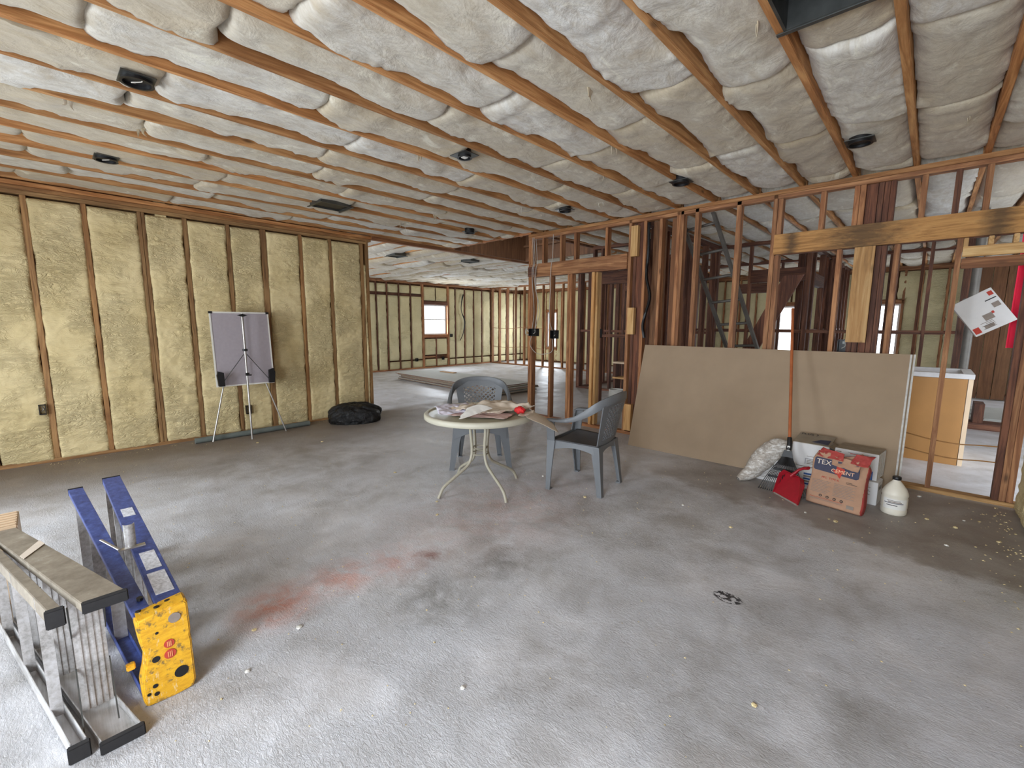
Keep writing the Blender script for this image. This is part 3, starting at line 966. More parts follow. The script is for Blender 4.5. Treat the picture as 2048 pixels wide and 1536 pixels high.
# long stained header
bo = box('header_beam', (-1.225, y0 - .035, 2.105), (.60, y0 + .003, 2.295), M_BEAM, wm, .003)
lum('header_beam', (-1.175, y0 + .05, 2.105), (.60, y0 + .088, 2.295), WD, wm)
st(-.872, -.832, 2.297, 2.64); st(-.622, -.583, 2.297, 2.64); st(-.58, -.54, 2.297, 2.64)
st(-.538, -.46, 2.297, 2.64, WD, .03)
for k in range(3): st(-.455 + k * .04, -.418 + k * .04, 2.297, 2.64, WD, .02)
st(-.178, -.140, 2.297, 2.64); st(.19, .228, 2.297, 2.64); st(.50, .54, 2.297, 2.64)
st(-.708, -.672, .04, 2.103, WS); st(-.306, -.268, .04, 2.103, WS)
box('wide_board', (-.575, y0 - .028, 1.26), (-.43, y0 - .002, 2.103), WP[2], wm)
st(-.57, -.53, .04, 2.103, WD); st(-.528, -.49, .04, 2.103, WD); st(-.47, -.43, .04, 2.103, WD)
for k in range(2): st(-.428 + k * .039, -.392 + k * .039, .04, 2.103, WD, .01)
st(.078, .112, .036, 2.103, WS); st(.114, .142, 2.0, 2.103, WP); st(.02, .06, 2.297, 2.64, WD, .0)
lum('door_header', (.115, y0 - .006, 1.955), (.60, y0 + .03, 2.035), WP, wm)
lum('door_header', (.115, y0 - .006, 1.865), (.60, y0 + .03, 1.945), WS, wm)
for a in (.25, .38): st(a, a + .03, 2.037, 2.103, WP)
for k in range(3): st(.468 + k * .040, .506 + k * .040, .036, 2.103, WS if k else WD, 0)


# ---- bare partitions of the rear rooms
def partition(name, axis, plane, a0, a1, label, skip=(), header=None, mats=WD, block=None, step=.405, dbl=True):
    p = empty(name, (0, 0, 0), label, 'wall', kind='structure')

    def l(nm, lo_a, hi_a, z_0, z_1, t0=0, t1=.09):
        if axis == 1: return lum(nm, (lo_a, plane + t0, z_0), (hi_a, plane + t1, z_1), mats, p)
        return lum(nm, (plane + t0, lo_a, z_0), (plane + t1, hi_a, z_1), mats, p)
    l('top_plate', a0, a1, 2.66, 2.72); l('bottom_plate', a0, a1, 0, .04)
    a = a0
    while a < a1:
        if not any(s[0] < a < s[1] for s in skip):
            l('stud', a, a + .038, .04, 2.66)
            if dbl and rng.rand() < .25: l('stud', a + .04, a + .078, .04, 2.66)
        a += step
    for s in skip:
        l('header_beam', s[0], s[1], 2.08, 2.28)
        for q in (s[0] - .04, s[1]): l('stud', q, q + .038, .04, 2.66)
    if block:
        l('blocking', a0, a1, block, block + .05, .02, .06)
    return p


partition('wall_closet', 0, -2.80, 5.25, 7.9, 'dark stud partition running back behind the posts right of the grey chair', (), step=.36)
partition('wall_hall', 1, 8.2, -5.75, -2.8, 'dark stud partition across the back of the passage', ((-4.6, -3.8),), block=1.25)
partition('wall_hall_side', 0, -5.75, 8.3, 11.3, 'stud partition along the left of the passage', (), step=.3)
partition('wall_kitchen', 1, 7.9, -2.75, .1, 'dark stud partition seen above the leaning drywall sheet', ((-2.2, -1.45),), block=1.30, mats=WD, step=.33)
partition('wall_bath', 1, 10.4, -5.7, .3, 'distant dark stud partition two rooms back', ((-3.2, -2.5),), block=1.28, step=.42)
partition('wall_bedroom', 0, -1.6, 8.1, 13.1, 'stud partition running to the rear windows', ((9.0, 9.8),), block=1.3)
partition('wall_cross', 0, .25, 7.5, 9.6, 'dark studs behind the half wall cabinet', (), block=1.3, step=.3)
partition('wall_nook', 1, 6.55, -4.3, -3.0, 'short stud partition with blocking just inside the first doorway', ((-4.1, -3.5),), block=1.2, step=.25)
pp = empty('wall_plywood', (0, 0, 0), 'brown board lined wall deep in the rear room at the right', 'wall', kind='structure')
for i in range(8):
    box('board', (.55 + i * .19, 12.4, .02), (.55 + i * .19 + .18, 12.43 + .01 * (i % 3), 2.7), PLY, pp)

# ================================================================== THINGS IN THE CEILING
cans = [(-3.245, .486, 'recessed light can near the left wall, largest of the openings above the ladders'),
        (-4.92, .492, 'small recessed light can above the left foam wall'),
        (-2.77, 2.391, 'round black junction box with a pale knockout between joists near mid ceiling'),
        (-1.80, 4.151, 'black light can hanging below the batts left of the steel duct'),
        (-.50, 4.12, 'black light can beside the joist at the upper right'),
        (-3.18, 4.241, 'tiny black light can near the framed wall above the table'),
        (-4.90, 4.31, 'tiny black light can near the open corner of the left wall')]
for i, (x, y, lb) in enumerate(cans):
    r = .05 if i == 2 else .068
    o = empty('ceiling_light_can', (x, y, ZC - .034), lb, 'light fitting')
    m = MB()
    n = 28
    for (ra, rb, za, zb) in ((r, r, 0, .11), (r - .006, r - .006, .11, 0)):
        m.loft([[(ra * math.cos(2 * PI * k / n), ra * math.sin(2 * PI * k / n), za) for k in range(n)],
                [(rb * math.cos(2 * PI * k / n), rb * math.sin(2 * PI * k / n), zb) for k in range(n)]], False)
    m.loft([[(ra * math.cos(2 * PI * k / n), ra * math.sin(2 * PI * k / n), -.002) for k in range(n)] for ra in (r + .008, r - .006)], False)
    m.add([((r) * math.cos(2 * PI * k / n), (r) * math.sin(2 * PI * k / n), .10) for k in range(n)], [tuple(range(n))])
    m.add([((r) * math.cos(2 * PI * k / n), (r) * math.sin(2 * PI * k / n), .014) for k in range(n)], [tuple(range(n))])  # black disc standing for the dark inside, hiding the batt above
    m.build('housing', M_BLK, o, True, sharp=30)
    box('mounting_plate', (-.085, -.075, .016), (.085, .075, .022), M_DUCT, o)
    if i in (0, 1):
        tube('wire', spline([(-.05, .01, .02), (-.02, -.02, .006), (.02, .02, .010), (.05, 0, .018)]), .003, M_CABLE, o, 6)
    if i == 2:
        box('knockout_plate', (-.02, -.02, .002), (.02, .02, .006), M_PAPERW, o)


def duct(loc, sx, sy, label, rz=0, depth=.014):
    o = empty('duct_boot', loc, label, 'air duct', rz)
    t = .012
    box('side_wall', (-sx, -sy, 0), (-sx + t, sy, .2), M_DUCT, o); box('side_wall', (sx - t, -sy, 0), (sx, sy, .2), M_DUCT, o)
    box('side_wall', (-sx, -sy, 0), (sx, -sy + t, .2), M_DUCT, o); box('side_wall', (-sx, sy - t, 0), (sx, sy, .2), M_DUCT, o)
    box('dark_inside_plate', (-sx + t, -sy + t, depth), (sx - t, sy - t, depth + .006), M_BLK, o)  # black plate painted dark for the shade inside the boot
    box('flange', (-sx - .03, -sy - .02, -.004), (sx + .03, -sy + .002, .002), M_DUCT, o); box('flange', (-sx - .03, sy - .002, -.004), (sx + .03, sy + .02, .002), M_DUCT, o)
    return o


duct((-.43, 2.19, ZC - .012), .18, .22, 'open galvanised duct boot cut off by the top edge of the picture', 0, .19)
duct((-4.97, 2.34, ZC - .034), .14, .17, 'dark square duct boot hanging between joists above the left foam wall')
for (x, y, lb) in ((-7.45, 4.72, 'dark gap with a light can in the far ceiling, nearest to the left wall'), (-6.98, 6.15, 'dark duct hole in the far ceiling next to the hatch')):
    duct((x, y, ZC - .06), .15, .12, lb)

# ================================================================== ELECTRICAL
def ebox(loc, s, label, rz=0, mat=M_BLK):
    o = empty('electrical_box', loc, label, 'electrical box', rz)
    a, b, c = s
    m = MB(); t = .006
    m.box((-a, -b, -c), (a, b, -c + t)); m.box((-a, -b, c - t), (a, b, c)); m.box((-a, -b, -c), (-a + t, b, c)); m.box((a - t, -b, -c), (a, b, c)); m.box((-a, b - t, -c), (a, b, c))
    m.build('body', mat, o)
    box('clamp', (-a * .3, b - t - .01, c * .3), (a * .3, b - t, c * .7), M_DUCT, o)
    tube('wire', spline([(0, b - .01, c - .01), (a * .3, 0, 0), (-a * .3, .01, -c * .4)]), .004, M_CABLE, o, 6)
    return o


ebox((XL + .022, 1.76, .30), (.03, .035, .055), 'black outlet box in the foam wall behind the easel', PI / 2)
ebox((XL + .018, -.055, .55), (.025, .03, .05), 'dark outlet box beside the second stud of the foam wall', PI / 2)
ebox((-4.33, YB - .035, 1.29), (.075, .034, .055), 'black double switch box on the first post of the framed wall')
ebox((-3.985, YB + .02, 1.265), (.05, .04, .06), 'black switch box hung on the second stud of the framed wall')
ebox((-3.33, YB + .155, 1.29), (.035, .04, .06), 'black box behind the pale stud in the doorway framing')
ebox((-.60, YB + .12, 1.22), (.045, .04, .06), 'black switch box above the drywall sheet behind the wide pale board')
for (y, z, lb) in ((8.03, .29, 'outlet box low in the far foam wall left of the window'), (9.06, .29, 'outlet box low in the far foam wall under the window'), (9.42, 1.03, 'outlet box at the lower right corner of the far window')):
    ebox((XF + .03, y, z), (.035, .03, .05), lb, PI / 2)


def cable(pts, label, r=.0045, mat=None, k=7, name='cable'):
    return tag(tube(name, spline(pts, k), r, mat or M_CABLE, None, 6), label, 'cable')


cable([(-4.38, YB - .022, 2.66), (-4.36, YB - .028, 2.3), (-4.355, YB - .055, 2.2), (-4.37, YB - .03, 2.0), (-4.33, YB - .035, 1.6), (-4.35, YB - .05, 1.34)], 'white cable running down the first post, leftmost of three')
cable([(-4.35, YB - .03, 2.66), (-4.33, YB - .025, 2.35), (-4.325, YB - .058, 2.2), (-4.31, YB - .035, 1.95), (-4.26, YB - .035, 1.7), (-4.30, YB - .045, 1.34)], 'white cable down the first post, middle of three')
cable([(-4.32, YB - .02, 2.64), (-4.29, YB - .02, 2.3), (-4.285, YB - .056, 2.2), (-4.29, YB - .04, 1.9), (-4.22, YB - .03, 1.6), (-4.29, YB - .05, 1.35)], 'white cable down the first post, rightmost of three')
cable([(-4.0, YB - .02, 2.66), (-4.01, YB - .02, 2.35), (-4.015, YB - .045, 2.2), (-4.04, YB - .02, 1.9), (-4.05, YB - .02, 1.5), (-3.99, YB - .025, 1.32)], 'white cable hanging down the second stud')
cable([(-4.36, YB - .05, 1.24), (-4.38, YB - .06, 1.1), (-4.25, YB - .05, .98), (-4.05, YB - .03, .99), (-3.98, YB - .02, 1.05), (-4.0, YB - .01, 1.2)], 'looping white cable between the two switch boxes')
cable([(-4.42, YB - .05, 1.30), (-4.46, YB - .06, 1.34), (-4.47, YB - .06, 1.27), (-4.42, YB - .05, 1.25)], 'small coil of stripped wire left of the double switch box', .008)
cable([(-2.585, YB + .02, 2.62), (-2.56, YB - .01, 2.3), (-2.575, YB - .01, 2.0), (-2.53, YB + .01, 1.75), (-2.57, YB, 1.55), (-2.60, YB, 1.4), (-2.575, YB, 1.25)], 'black winding strip standing for the dark gap beside the tall double post', .019, M_BLK, 7, 'dark_gap_strip')  # black tube added to draw the dark gap between the posts
cable([(-.36, 5.22, .50), (-.099, 5.24, .466), (.074, 5.24, .433), (.245, 5.24, .421), (.375, 5.22, .438), (.48, 5.17, .455)], 'tan cable strung low across the doorway, upper of two', .005, M_CAB)
cable([(-.36, 5.22, .37), (-.097, 5.24, .332), (.087, 5.24, .301), (.249, 5.24, .291), (.388, 5.22, .310), (.48, 5.17, .325)], 'tan cable strung low across the doorway, lower of two', .005, M_CAB)
for k, z in enumerate((.62, 1.28)):
    cable([(-11.6, 11.28, z), (-10.8, 11.27, z - .03), (-10.1, 11.28, z + .02), (-9.2, 11.27, z - .02)], ['cable sagging across the far partition studs low down', 'cable threaded across the far partition studs at mid height'][k], .008, WS[0])
for k in range(2):
    cable([(XF + .03, 9.92 + k * .04, 2.4), (XF + .04, 9.85, 1.9), (XF + .05, 9.98 + k * .03, 1.5), (XF + .04, 9.93, 1.1), (XF + .03, 9.80, .85)], ['black cable curving down the far foam wall, left one', 'black cable curving down the far foam wall, right one'][k], .012, M_BLK)

# conduit lying at the foot of the foam wall
o = tag(tube('conduit_pipe', [(-6.17, 1.13, .034), (-6.185, 1.9, .034), (-6.20, 2.46, .034)], .033, M_PIPE, None, 16), 'grey plastic pipe lying on the floor along the foam wall', 'pipe')
o = tag(tube('vent_pipe', [(.30, 7.3, 0), (.30, 7.3, 2.7)], .04, M_OLDALU, None, 16), 'grey vertical vent pipe in the rear room behind the white box', 'pipe')

# ================================================================== EASEL WITH WHITEBOARD
e = empty('easel', (-6.05, 1.68, 0), 'silver tripod easel holding a board against the foam wall', 'easel')
hub = (-.06, 0, 1.50)


def etube(a, b, r=.009): return tube('leg', [a, b], r, M_SILV, e, 10)


etube((.055, -.01, 1.49), (.165, -.03, .012), .011)
etube((-.17, -.02, 1.44), (-.02, -.395, .012))
etube((-.17, .02, 1.44), (.03, .41, .012))
tube('upper_pole', [(.052, -.01, 1.52), (.09, -.014, .98)], .014, M_SILV, e)
for nm, z, x in (('top_clamp', 1.50, .057), ('collar', 1.09, .082), ('lower_collar', .80, .104)):
    m = MB()
    if nm == 'top_clamp':
        m.loft([[(xx, -.01 + yy_, z + zz_) for (yy_, zz_) in ((-.055, 0), (0, .018), (.055, 0), (0, -.018))] for xx in (x - .012, x + .018)])
    elif nm == 'collar':
        m.loft([[(x + .018 * math.cos(a), -.012 + .028 * math.sin(a), z + zz_) for a in [k * PI / 6 for k in range(12)]] for zz_ in (-.014, .014)])
    else:
        m.box((x - .015, -.03, z - .018), (x + .018, .005, z + .018)); m.box((x - .006, .0, z - .02), (x + .01, .03, z - .004))
    m.build(nm, M_BLK, e)
for s in (-1, 1):
    tube('brace', [(.075, -.012, 1.06), (.022, s * .26, .70)], .0045, M_DUCT, e, 6)
    m = MB()
    m.loft([[(xx, s * a, b) for a, b in ((.24, .67), (.30, .67), (.315, .80), (.30, .85), (.245, .83))] for xx in (.022, .06)])
    m.build('holder', M_BLK, e)
bd = empty('whiteboard', (-6.09, 1.69, .66), 'white framed board turned with its grey back to the room, standing on the easel', 'board')
bd.rotation_euler = (0, math.radians(-4.5), 0)
box('panel', (-.006, -.31, .0), (.006, .31, .875), M_WBACK, bd)
fr = MB()
fr.box((-.010, -.318, -.006), (.012, .318, .010)); fr.box((-.010, -.318, .867), (.012, .318, .884))
fr.box((-.010, -.318, .010), (.012, -.304, .867)); fr.box((-.010, .304, .010), (.012, .318, .867))
fb = fr.build('frame', M_WHITE, bd)
for s in (-1, 1):
    box('corner_cap', (-.013, s * .305 - .018, .862), (.016, s * .305 + .018, .888), M_BLK, fb)

# ================================================================== TRASH BAG
def blob(name, c, r, mat, label, cat, seed, zpow=.8, nu=96, nv=56, amp=.10, base=0.0, rz=0):
    th = np.linspace(0, 2 * PI, nu + 1)[:, None] * np.ones((1, nv)); ph = np.ones((nu + 1, 1)) * np.linspace(-PI / 2, PI / 2, nv)[None, :]
    ct, st_ = np.cos(th), np.sin(th)
    a = 1 + amp * (np.abs(fbm(ct * 2.2 + 5, st_ * 2.2 + ph * 1.5 + 5, seed, 4)) * -2 + .4) + .05 * fbm(ct * 7, st_ * 7 + ph * 5, seed + 4, 3)
    x = r[0] * ct * np.cos(ph) ** .75 * a; y = r[1] * st_ * np.cos(ph) ** .75 * a
    z = r[2] * (np.sign(np.sin(ph)) * np.abs(np.sin(ph)) ** zpow) * a
    z = np.where(z < -r[2] * .55, -r[2] * .55, z) + r[2] * .55
    P = np.stack([x, y, z], -1)
    return tag(link(name, gridmesh(P), mat, None, (c[0], c[1], base), (0, 0, rz)), label, cat)


blob('trash_bag', (-5.98, 3.03), (.37, .25, .175), M_BIN, 'black plastic rubbish bag slumped at the end of the foam wall', 'bag', 41, rz=1.15)

# ================================================================== DRYWALL STACK IN THE FAR ROOM
for i in range(10):
    ang = math.radians(-3 + rng.rand() * 1.2 - .6)
    z = .0 + i * .0165
    dx, dy = rng.rand() * .16 - .08, rng.rand() * .10 - .05
    o = empty('drywall_sheet', (-8.0 + dx, 6.72 + dy, z), ('%s grey drywall sheet of the flat stack on the far floor' % ['bottom', 'second lowest', 'third lowest', 'fourth lowest', 'lower middle', 'upper middle', 'fourth from top', 'third from top', 'second from top', 'topmost'][i]), 'drywall sheet', ang, 'drywall sheets stacked flat on the far floor')
    box('gypsum_core', (-1.83, -.61, .0005), (1.83, .61, .0145), M_STK if i % 3 else WD[0], o)
    box('face_paper', (-1.828, -.608, .0145), (1.828, .608, .0158), M_DRYG, o)
box('offcut', (-10.0 + .7, 7.1, .1655), (-9.3 + .55, 7.22, .182), WP[0])
tag(bpy.data.objects['offcut'], 'small wooden offcut lying on the far drywall stack', 'offcut')
bpy.data.objects['offcut'].name = 'wood_offcut'

# ================================================================== LEANING DRYWALL
lean = math.atan2(.33, 1.165)
for i in range(2):
    o = empty('drywall_sheet', (-1.30, 4.66 + i * .018, .002), ['large brown backed drywall sheet leaning on the stud wall, in front', 'second drywall sheet leaning behind the front one, only its white edge showing'][i], 'drywall sheet', math.radians(.8))
    o.rotation_euler = (-lean, 0, math.radians(.8))
    x0, x1 = -1.19 + .012 * i, 1.19 + .022 * i
    box('face_paper', (x0, -.0005, .0), (x1, .0015, 1.215), M_DRY, o)
    box('gypsum_core', (x0, .0016, .0), (x1, .0135, 1.215), M_DRYE, o)
    box('edge_tape', (x1 + .0002, -.004, .0), (x1 + .012, .014, 1.215), M_DRYE, o)

# ================================================================== PLASTIC CHAIRS
def make_chair(loc, rz, label):
    o = empty('plastic_armchair', loc, label, 'chair', rz, 'grey resin armchairs at the round table')
    # seat
    nu, nv = 22, 22
    u = np.linspace(-1, 1, nu)[:, None] * np.ones((1, nv)); v = np.ones((nu, 1)) * np.linspace(0, 1, nv)[None, :]
    hw = .245 - .05 * v
    x = u * hw; y = -.235 + v * .43
    z = .425 - .022 * np.sin(v * PI) * (1 - u ** 2) - .018 * v + .012 * u ** 4 - .02 * np.exp(-v / .06)
    top = np.stack([x, y, z], -1)
    s = link('seat', gridmesh(top), M_SEAT, o)
    md = s.modifiers.new('s', 'SOLIDIFY'); md.thickness = .007; md.offset = -1
    ap = MB()

    def pan(p):  # apron panel quads with thickness through loft
        ap.loft(p)
    for s_ in (-1, 1):      # side aprons with a curved lower edge
        rings = []
        for k in range(13):
            t = k / 12
            yy_ = -.24 + t * .44; w_ = (.25 - .05 * t) * s_
            low = .335 + .045 * math.sin(t * PI)
            rings.append([(w_, yy_, low), (w_ + .012 * s_, yy_, low), (w_ + .006 * s_, yy_, .43 - .018 * t), (w_ - .006 * s_, yy_, .43 - .018 * t)])
        pan(rings)
    for yy_, hw_, zt in ((-.245, .25, .425), (.20, .20, .41)):
        rings = []
        for k in range(15):
            t = k / 14 * 2 - 1
            low = .315 + .06 * (1 - abs(t) ** 2.2)
            rings.append([(t * hw_, yy_ - .006, low), (t * hw_, yy_ + .006, low), (t * hw_, yy_ + .006, zt), (t * hw_, yy_ - .006, zt)])
        pan(rings)
    ap.build('apron', M_CHAIR, o, True)

    # legs: tapered channel section
    def leg(top_c, bot_c, w_top, w_bot, d_top, d_bot, name='leg'):
        m = MB(); rings = []
        sx_ = 1 if top_c[0] > 0 else -1
        sy_ = 1 if top_c[1] > 0 else -1
        for k in range(9):
            t = k / 8
            c = [top_c[i] * (1 - t) + bot_c[i] * t for i in range(3)]
            w_ = w_top * (1 - t) ** 1.3 + w_bot * (1 - (1 - t) ** 1.3); d_ = d_top * (1 - t) ** 1.3 + d_bot * (1 - (1 - t) ** 1.3)
            th_ = .011
            # L-shaped section, open toward the chair's middle
            L = [(0, 0), (w_, 0), (w_, th_), (th_, th_), (th_, d_), (0, d_)]
            rings.append([(c[0] - sx_ * a, c[1] - sy_ * b, c[2]) for a, b in L])
        m.loft(rings)
        if name == 'leg':
            b = rings[-1]
            m.box((min(bot_c[0], bot_c[0] - sx_ * w_bot), min(bot_c[1], bot_c[1] - sy_ * d_bot), 0), (max(bot_c[0], bot_c[0] - sx_ * w_bot), max(bot_c[1], bot_c[1] - sy_ * d_bot), .012))
        return m.build(name, M_CHAIR, o, True, sharp=30)
    for s_ in (-1, 1):
        leg((s_ * .262, -.25, .425), (s_ * .305, -.235, .0), .095, .048, .075, .040)
        leg((s_ * .212, .205, .412), (s_ * .235, .25, .0), .085, .045, .075, .042)
        leg((s_ * .29, -.245, .605), (s_ * .262, -.25, .425), .035, .07, .075, .072, 'arm_post')
    # arms and top rim: one curved rail
    half = [(.285, -.265, .590), (.294, -.22, .612), (.300, -.10, .618), (.302, .02, .645), (.290, .13, .705), (.250, .22, .772), (.15, .282, .812), (0, .302, .824)]
    path = spline([(-a, b, c) for a, b, c in half] + [(a, b, c) for a, b, c in half[::-1][1:]], 5)
    m = MB(); rings = []
    nP = len(path)
    for i, p in enumerate(path):
        t = abs(i / (nP - 1) * 2 - 1)          # 1 at arm ends, 0 at middle
        tan = (path[min(i + 1, nP - 1)] - path[max(i - 1, 0)]).normalized()
        flat = min(1, max(0, (t - .35) / .4))
        # section: wide horizontal on the arms, upright at the back
        nrm_h = Vector((tan.y, -tan.x, 0)).normalized()
        upd = tan.cross(nrm_h).normalized()
        if upd.z < 0: upd = -upd
        wv = .056 * flat + .020 * (1 - flat); hv = .024 * flat + .066 * (1 - flat)
        pc = p
        rings.append([tuple(pc + nrm_h * (a * wv / 2) + upd * (b * hv / 2)) for a, b in ((-1, -.7), (-.7, -1), (.7, -1), (1, -.7), (1, .7), (.7, 1), (-.7, 1), (-1, .7))])
    m.loft(rings); m.build('armrest_rail', M_CHAIR, o, True, sharp=50)

    # back surface parameterisation: s in -1..1, t in 0..1
    def bp(s_, t_):
        hw_ = .19 + .055 * t_
        x_ = s_ * hw_
        y_ = .195 + .095 * t_ - .045 * s_ ** 2 * (.4 + .6 * t_)
        ztop = .815 - .055 * abs(s_) ** 2.2
        z_ = .415 + (ztop - .415) * t_
        return (x_, y_, z_)
    # lattice: two families of diagonal strips laid on the curved back
    lm = MB(); SX, TY = .215, .40

    def strip(a, b, wd=.0105, th_=.006):
        a, b = Vector(a), Vector(b); d = (b - a).normalized(); q = Vector((-d.y, d.x)) * (wd / 2)
        K = max(2, int((b - a).length / .03)); rg = []
        for k in range(K + 1):
            c = a.lerp(b, k / K); r_ = []
            for sg, oy in ((-1, -th_ / 2), (1, -th_ / 2), (1, th_ / 2), (-1, th_ / 2)):
                e_ = c + q * sg; p = bp(e_.x / SX, e_.y / TY); r_.append((p[0], p[1] + oy + .004, p[2]))
            rg.append(r_)
        lm.loft(rg)
    X1, T0_, T1_ = .74 * SX, .09 * TY, .87 * TY
    sp = .0435
    for sg in (1, -1):
        for k in range(-14, 15):
            c = k * sp   # line: y = T0 + sg*(x - c)
            pts_ = []
            xa, xb = -X1, X1
            ya, yb_ = T0_ + sg * (xa - c), T0_ + sg * (xb - c)
            A_, B2 = Vector((xa, ya)), Vector((xb, yb_)); ts = [0.0, 1.0]
            lo_, hi_ = 0.0, 1.0
            dy = B2.y - A_.y
            t1_, t2_ = (T0_ - A_.y) / dy, (T1_ - A_.y) / dy
            lo_ = max(lo_, min(t1_, t2_)); hi_ = min(hi_, max(t1_, t2_))
            if hi_ - lo_ > .03: strip(A_.lerp(B2, lo_), A_.lerp(B2, hi_))
    lm.build('lattice', M_CHAIR, o)
    # solid wings, bottom and top bands around the lattice
    bk = MB()

    def patch(s0, s1, t0, t1, ns=6, nt=10, th_=.007):
        for side in (0, 1): pass
        F = [[bp(s0 + (s1 - s0) * a / ns, t0 + (t1 - t0) * b / nt) for b in range(nt + 1)] for a in range(ns + 1)]
        v_ = []; f_ = []
        for off in (0, th_):
            v_ += [(p[0], p[1] + off, p[2]) for r_ in F for p in r_]
        N = (ns + 1) * (nt + 1)
        for a in range(ns):
            for b in range(nt):
                k_ = a * (nt + 1) + b
                f_.append((k_, k_ + nt + 1, k_ + nt + 2, k_ + 1)); f_.append((N + k_, N + k_ + 1, N + k_ + nt + 2, N + k_ + nt + 1))
        for a in range(ns):
            for b in (0, nt):
                k_ = a * (nt + 1) + b; f_.append((k_, k_ + nt + 1, N + k_ + nt + 1, N + k_))
        for b in range(nt):
            for a in (0, ns):
                k_ = a * (nt + 1) + b; f_.append((k_, k_ + 1, N + k_ + 1, N + k_))
        bk.add(v_, f_)
    patch(-1.02, -.72, 0, 1.0); patch(.72, 1.02, 0, 1.0)
    patch(-.72, .72, 0, .10, 12, 2); patch(-.72, .72, .86, 1.0, 12, 3)
    bk.build('backrest', M_CHAIR, o, True)
    return o


make_chair((-3.25, 2.98, 0), math.radians(48.7), 'grey resin armchair behind the round table facing the viewer')
make_chair((-2.12, 3.21, 0), math.radians(-80.8), 'grey resin armchair seen from the side, right of the round table')

# ================================================================== ROUND TABLE
t = empty('patio_table', (-2.727, 2.494, 0), 'round beige patio table with four curved tube legs', 'table')
TZ = .672
lathe([(.0, TZ - .014), (.425, TZ - .014), (.425, TZ - .002), (.425, TZ - .001), (0, TZ - .001)], 64).build('tabletop', M_TOP, t, True, sharp=30)
rim = [(.424, TZ - .012), (.424, TZ + .001), (.430, TZ + .005), (.452, TZ + .004), (.463, TZ - .006), (.463, TZ - .036), (.456, TZ - .042), (.436, TZ - .040), (.430, TZ - .020), (.424, TZ - .012)]
m = MB(); n = 72
m.loft([[(r * math.cos(2 * PI * k / n), r * math.sin(2 * PI * k / n), z) for k in range(n)] for r, z in rim], False)
m.build('rim', M_RIM, t, True, sharp=50)
feet = [(-.062, -.40), (.39, -.077), (-.394, .082), (.067, .395)]
for fx, fy in feet:
    L = math.hypot(fx, fy); ux, uy = fx / L, fy / L
    prof = [(.095, TZ - .02), (.092, .52), (.080, .40), (.082, .31), (.115, .235), (.20, .178), (.29, .128), (.355, .085), (.385, .04), (L, .003)]
    tube('leg', spline([(ux * a, uy * a, b) for a, b in prof], 5), .0125, M_TUBE, t, 12)
for z, rr, nm in ((.315, .070, 'lower_brace'), (.365, .060, 'middle_brace')):
    tube(nm, [(rr * math.cos(a * PI / 12), rr * math.sin(a * PI / 12), z) for a in range(25)], .008, M_TUBE, t, 8, .6)
lathe([(0, TZ - .050), (.105, TZ - .050), (.11, TZ - .046), (.11, TZ - .022), (0, TZ - .022)], 24).build('mount_plate', M_TUBE, t, True, sharp=40)


def sheet(name, outline, nz, mat, label, cat, seed, amp=.012, zoff=0.0, fn=None, n=34, th=.0012):
    """crumpled thin sheet spanned bilinearly between four corner points"""
    a, b, c, d = [np.array(p, float) for p in outline]
    u = np.linspace(0, 1, n)[:, None, None]; v = np.linspace(0, 1, n)[None, :, None]
    P = (a * (1 - u) + b * u) * (1 - v) + (d * (1 - u) + c * u) * v
    X, Y = P[..., 0], P[..., 1]
    P[..., 0] = X + .018 * fbm(Y * 12, X * 5, seed + 2, 3); P[..., 1] = Y + .018 * fbm(X * 12, Y * 5, seed + 3, 3)
    P[..., 2] += amp * (1 - np.abs(fbm(X * 7, Y * 7, seed, 3)) * 2.2) + amp * .5 * fbm(X * 22, Y * 22, seed + 1, 3) + zoff
    if fn: fn(P)
    P[..., 2] = np.where((np.hypot(X + 2.727, Y - 2.494) < .46) & (P[..., 2] < TZ + .008), TZ + .008, P[..., 2])
    o_ = link(name, gridmesh(P), mat)
    md = o_.modifiers.new('s', 'SOLIDIFY'); md.thickness = th; md.offset = 1
    return tag(o_, label, cat)


zt = TZ + .010
sheet('paper_sheet', [(-2.93, 2.27, zt), (-2.44, 2.37, zt), (-2.36, 2.80, zt + .02), (-2.86, 2.86, zt)], None, M_PAPER,
      'large crumpled cream paper spread over the round table', 'paper', 61, .030, .014)
sheet('white_cloth', [(-3.10, 2.30, zt), (-2.80, 2.12, zt), (-2.66, 2.44, zt), (-2.98, 2.62, zt)], None, M_LAV,
      'bunched white cloth on the left side of the round table', 'cloth', 71, .020, .006)
sheet('paper_sheet', [(-2.83, 2.16, zt), (-2.33, 2.40, zt), (-2.42, 2.60, zt), (-2.92, 2.30, zt)], None, M_PINK,
      'pinkish stained paper lying flat under the cream paper', 'paper', 81, .006, 0)


def hang(P):
    X, Y = P[..., 0], P[..., 1]
    d = np.hypot(X + 2.727, Y - 2.494)
    P[..., 2] = np.where(d > .465, TZ + .012 - (d - .465) * .62, P[..., 2])


sheet('paper_sheet', [(-2.40, 2.62, zt), (-2.30, 2.52, zt), (-2.10, 2.78, zt), (-2.30, 2.93, zt)], None, M_PAPER,
      'cream paper corner hanging over the right edge of the table', 'paper', 91, .012, .012, hang)


def flap(P):
    n_ = P.shape[0]
    u = np.linspace(0, 1, n_)[:, None] * np.ones((1, n_)); v = np.ones((n_, 1)) * np.linspace(0, 1, n_)[None, :]
    P[..., 2] += .045 * v + .03 * np.sin(u * PI) * v


sheet('paper_sheet', [(-2.55, 2.12, zt), (-2.54, 2.13, zt), (-2.50, 2.44, zt), (-2.66, 2.30, zt)], None, M_PAPERW,
      'white folded paper flap pointing toward the front of the table', 'paper', 95, .003, .012, flap)
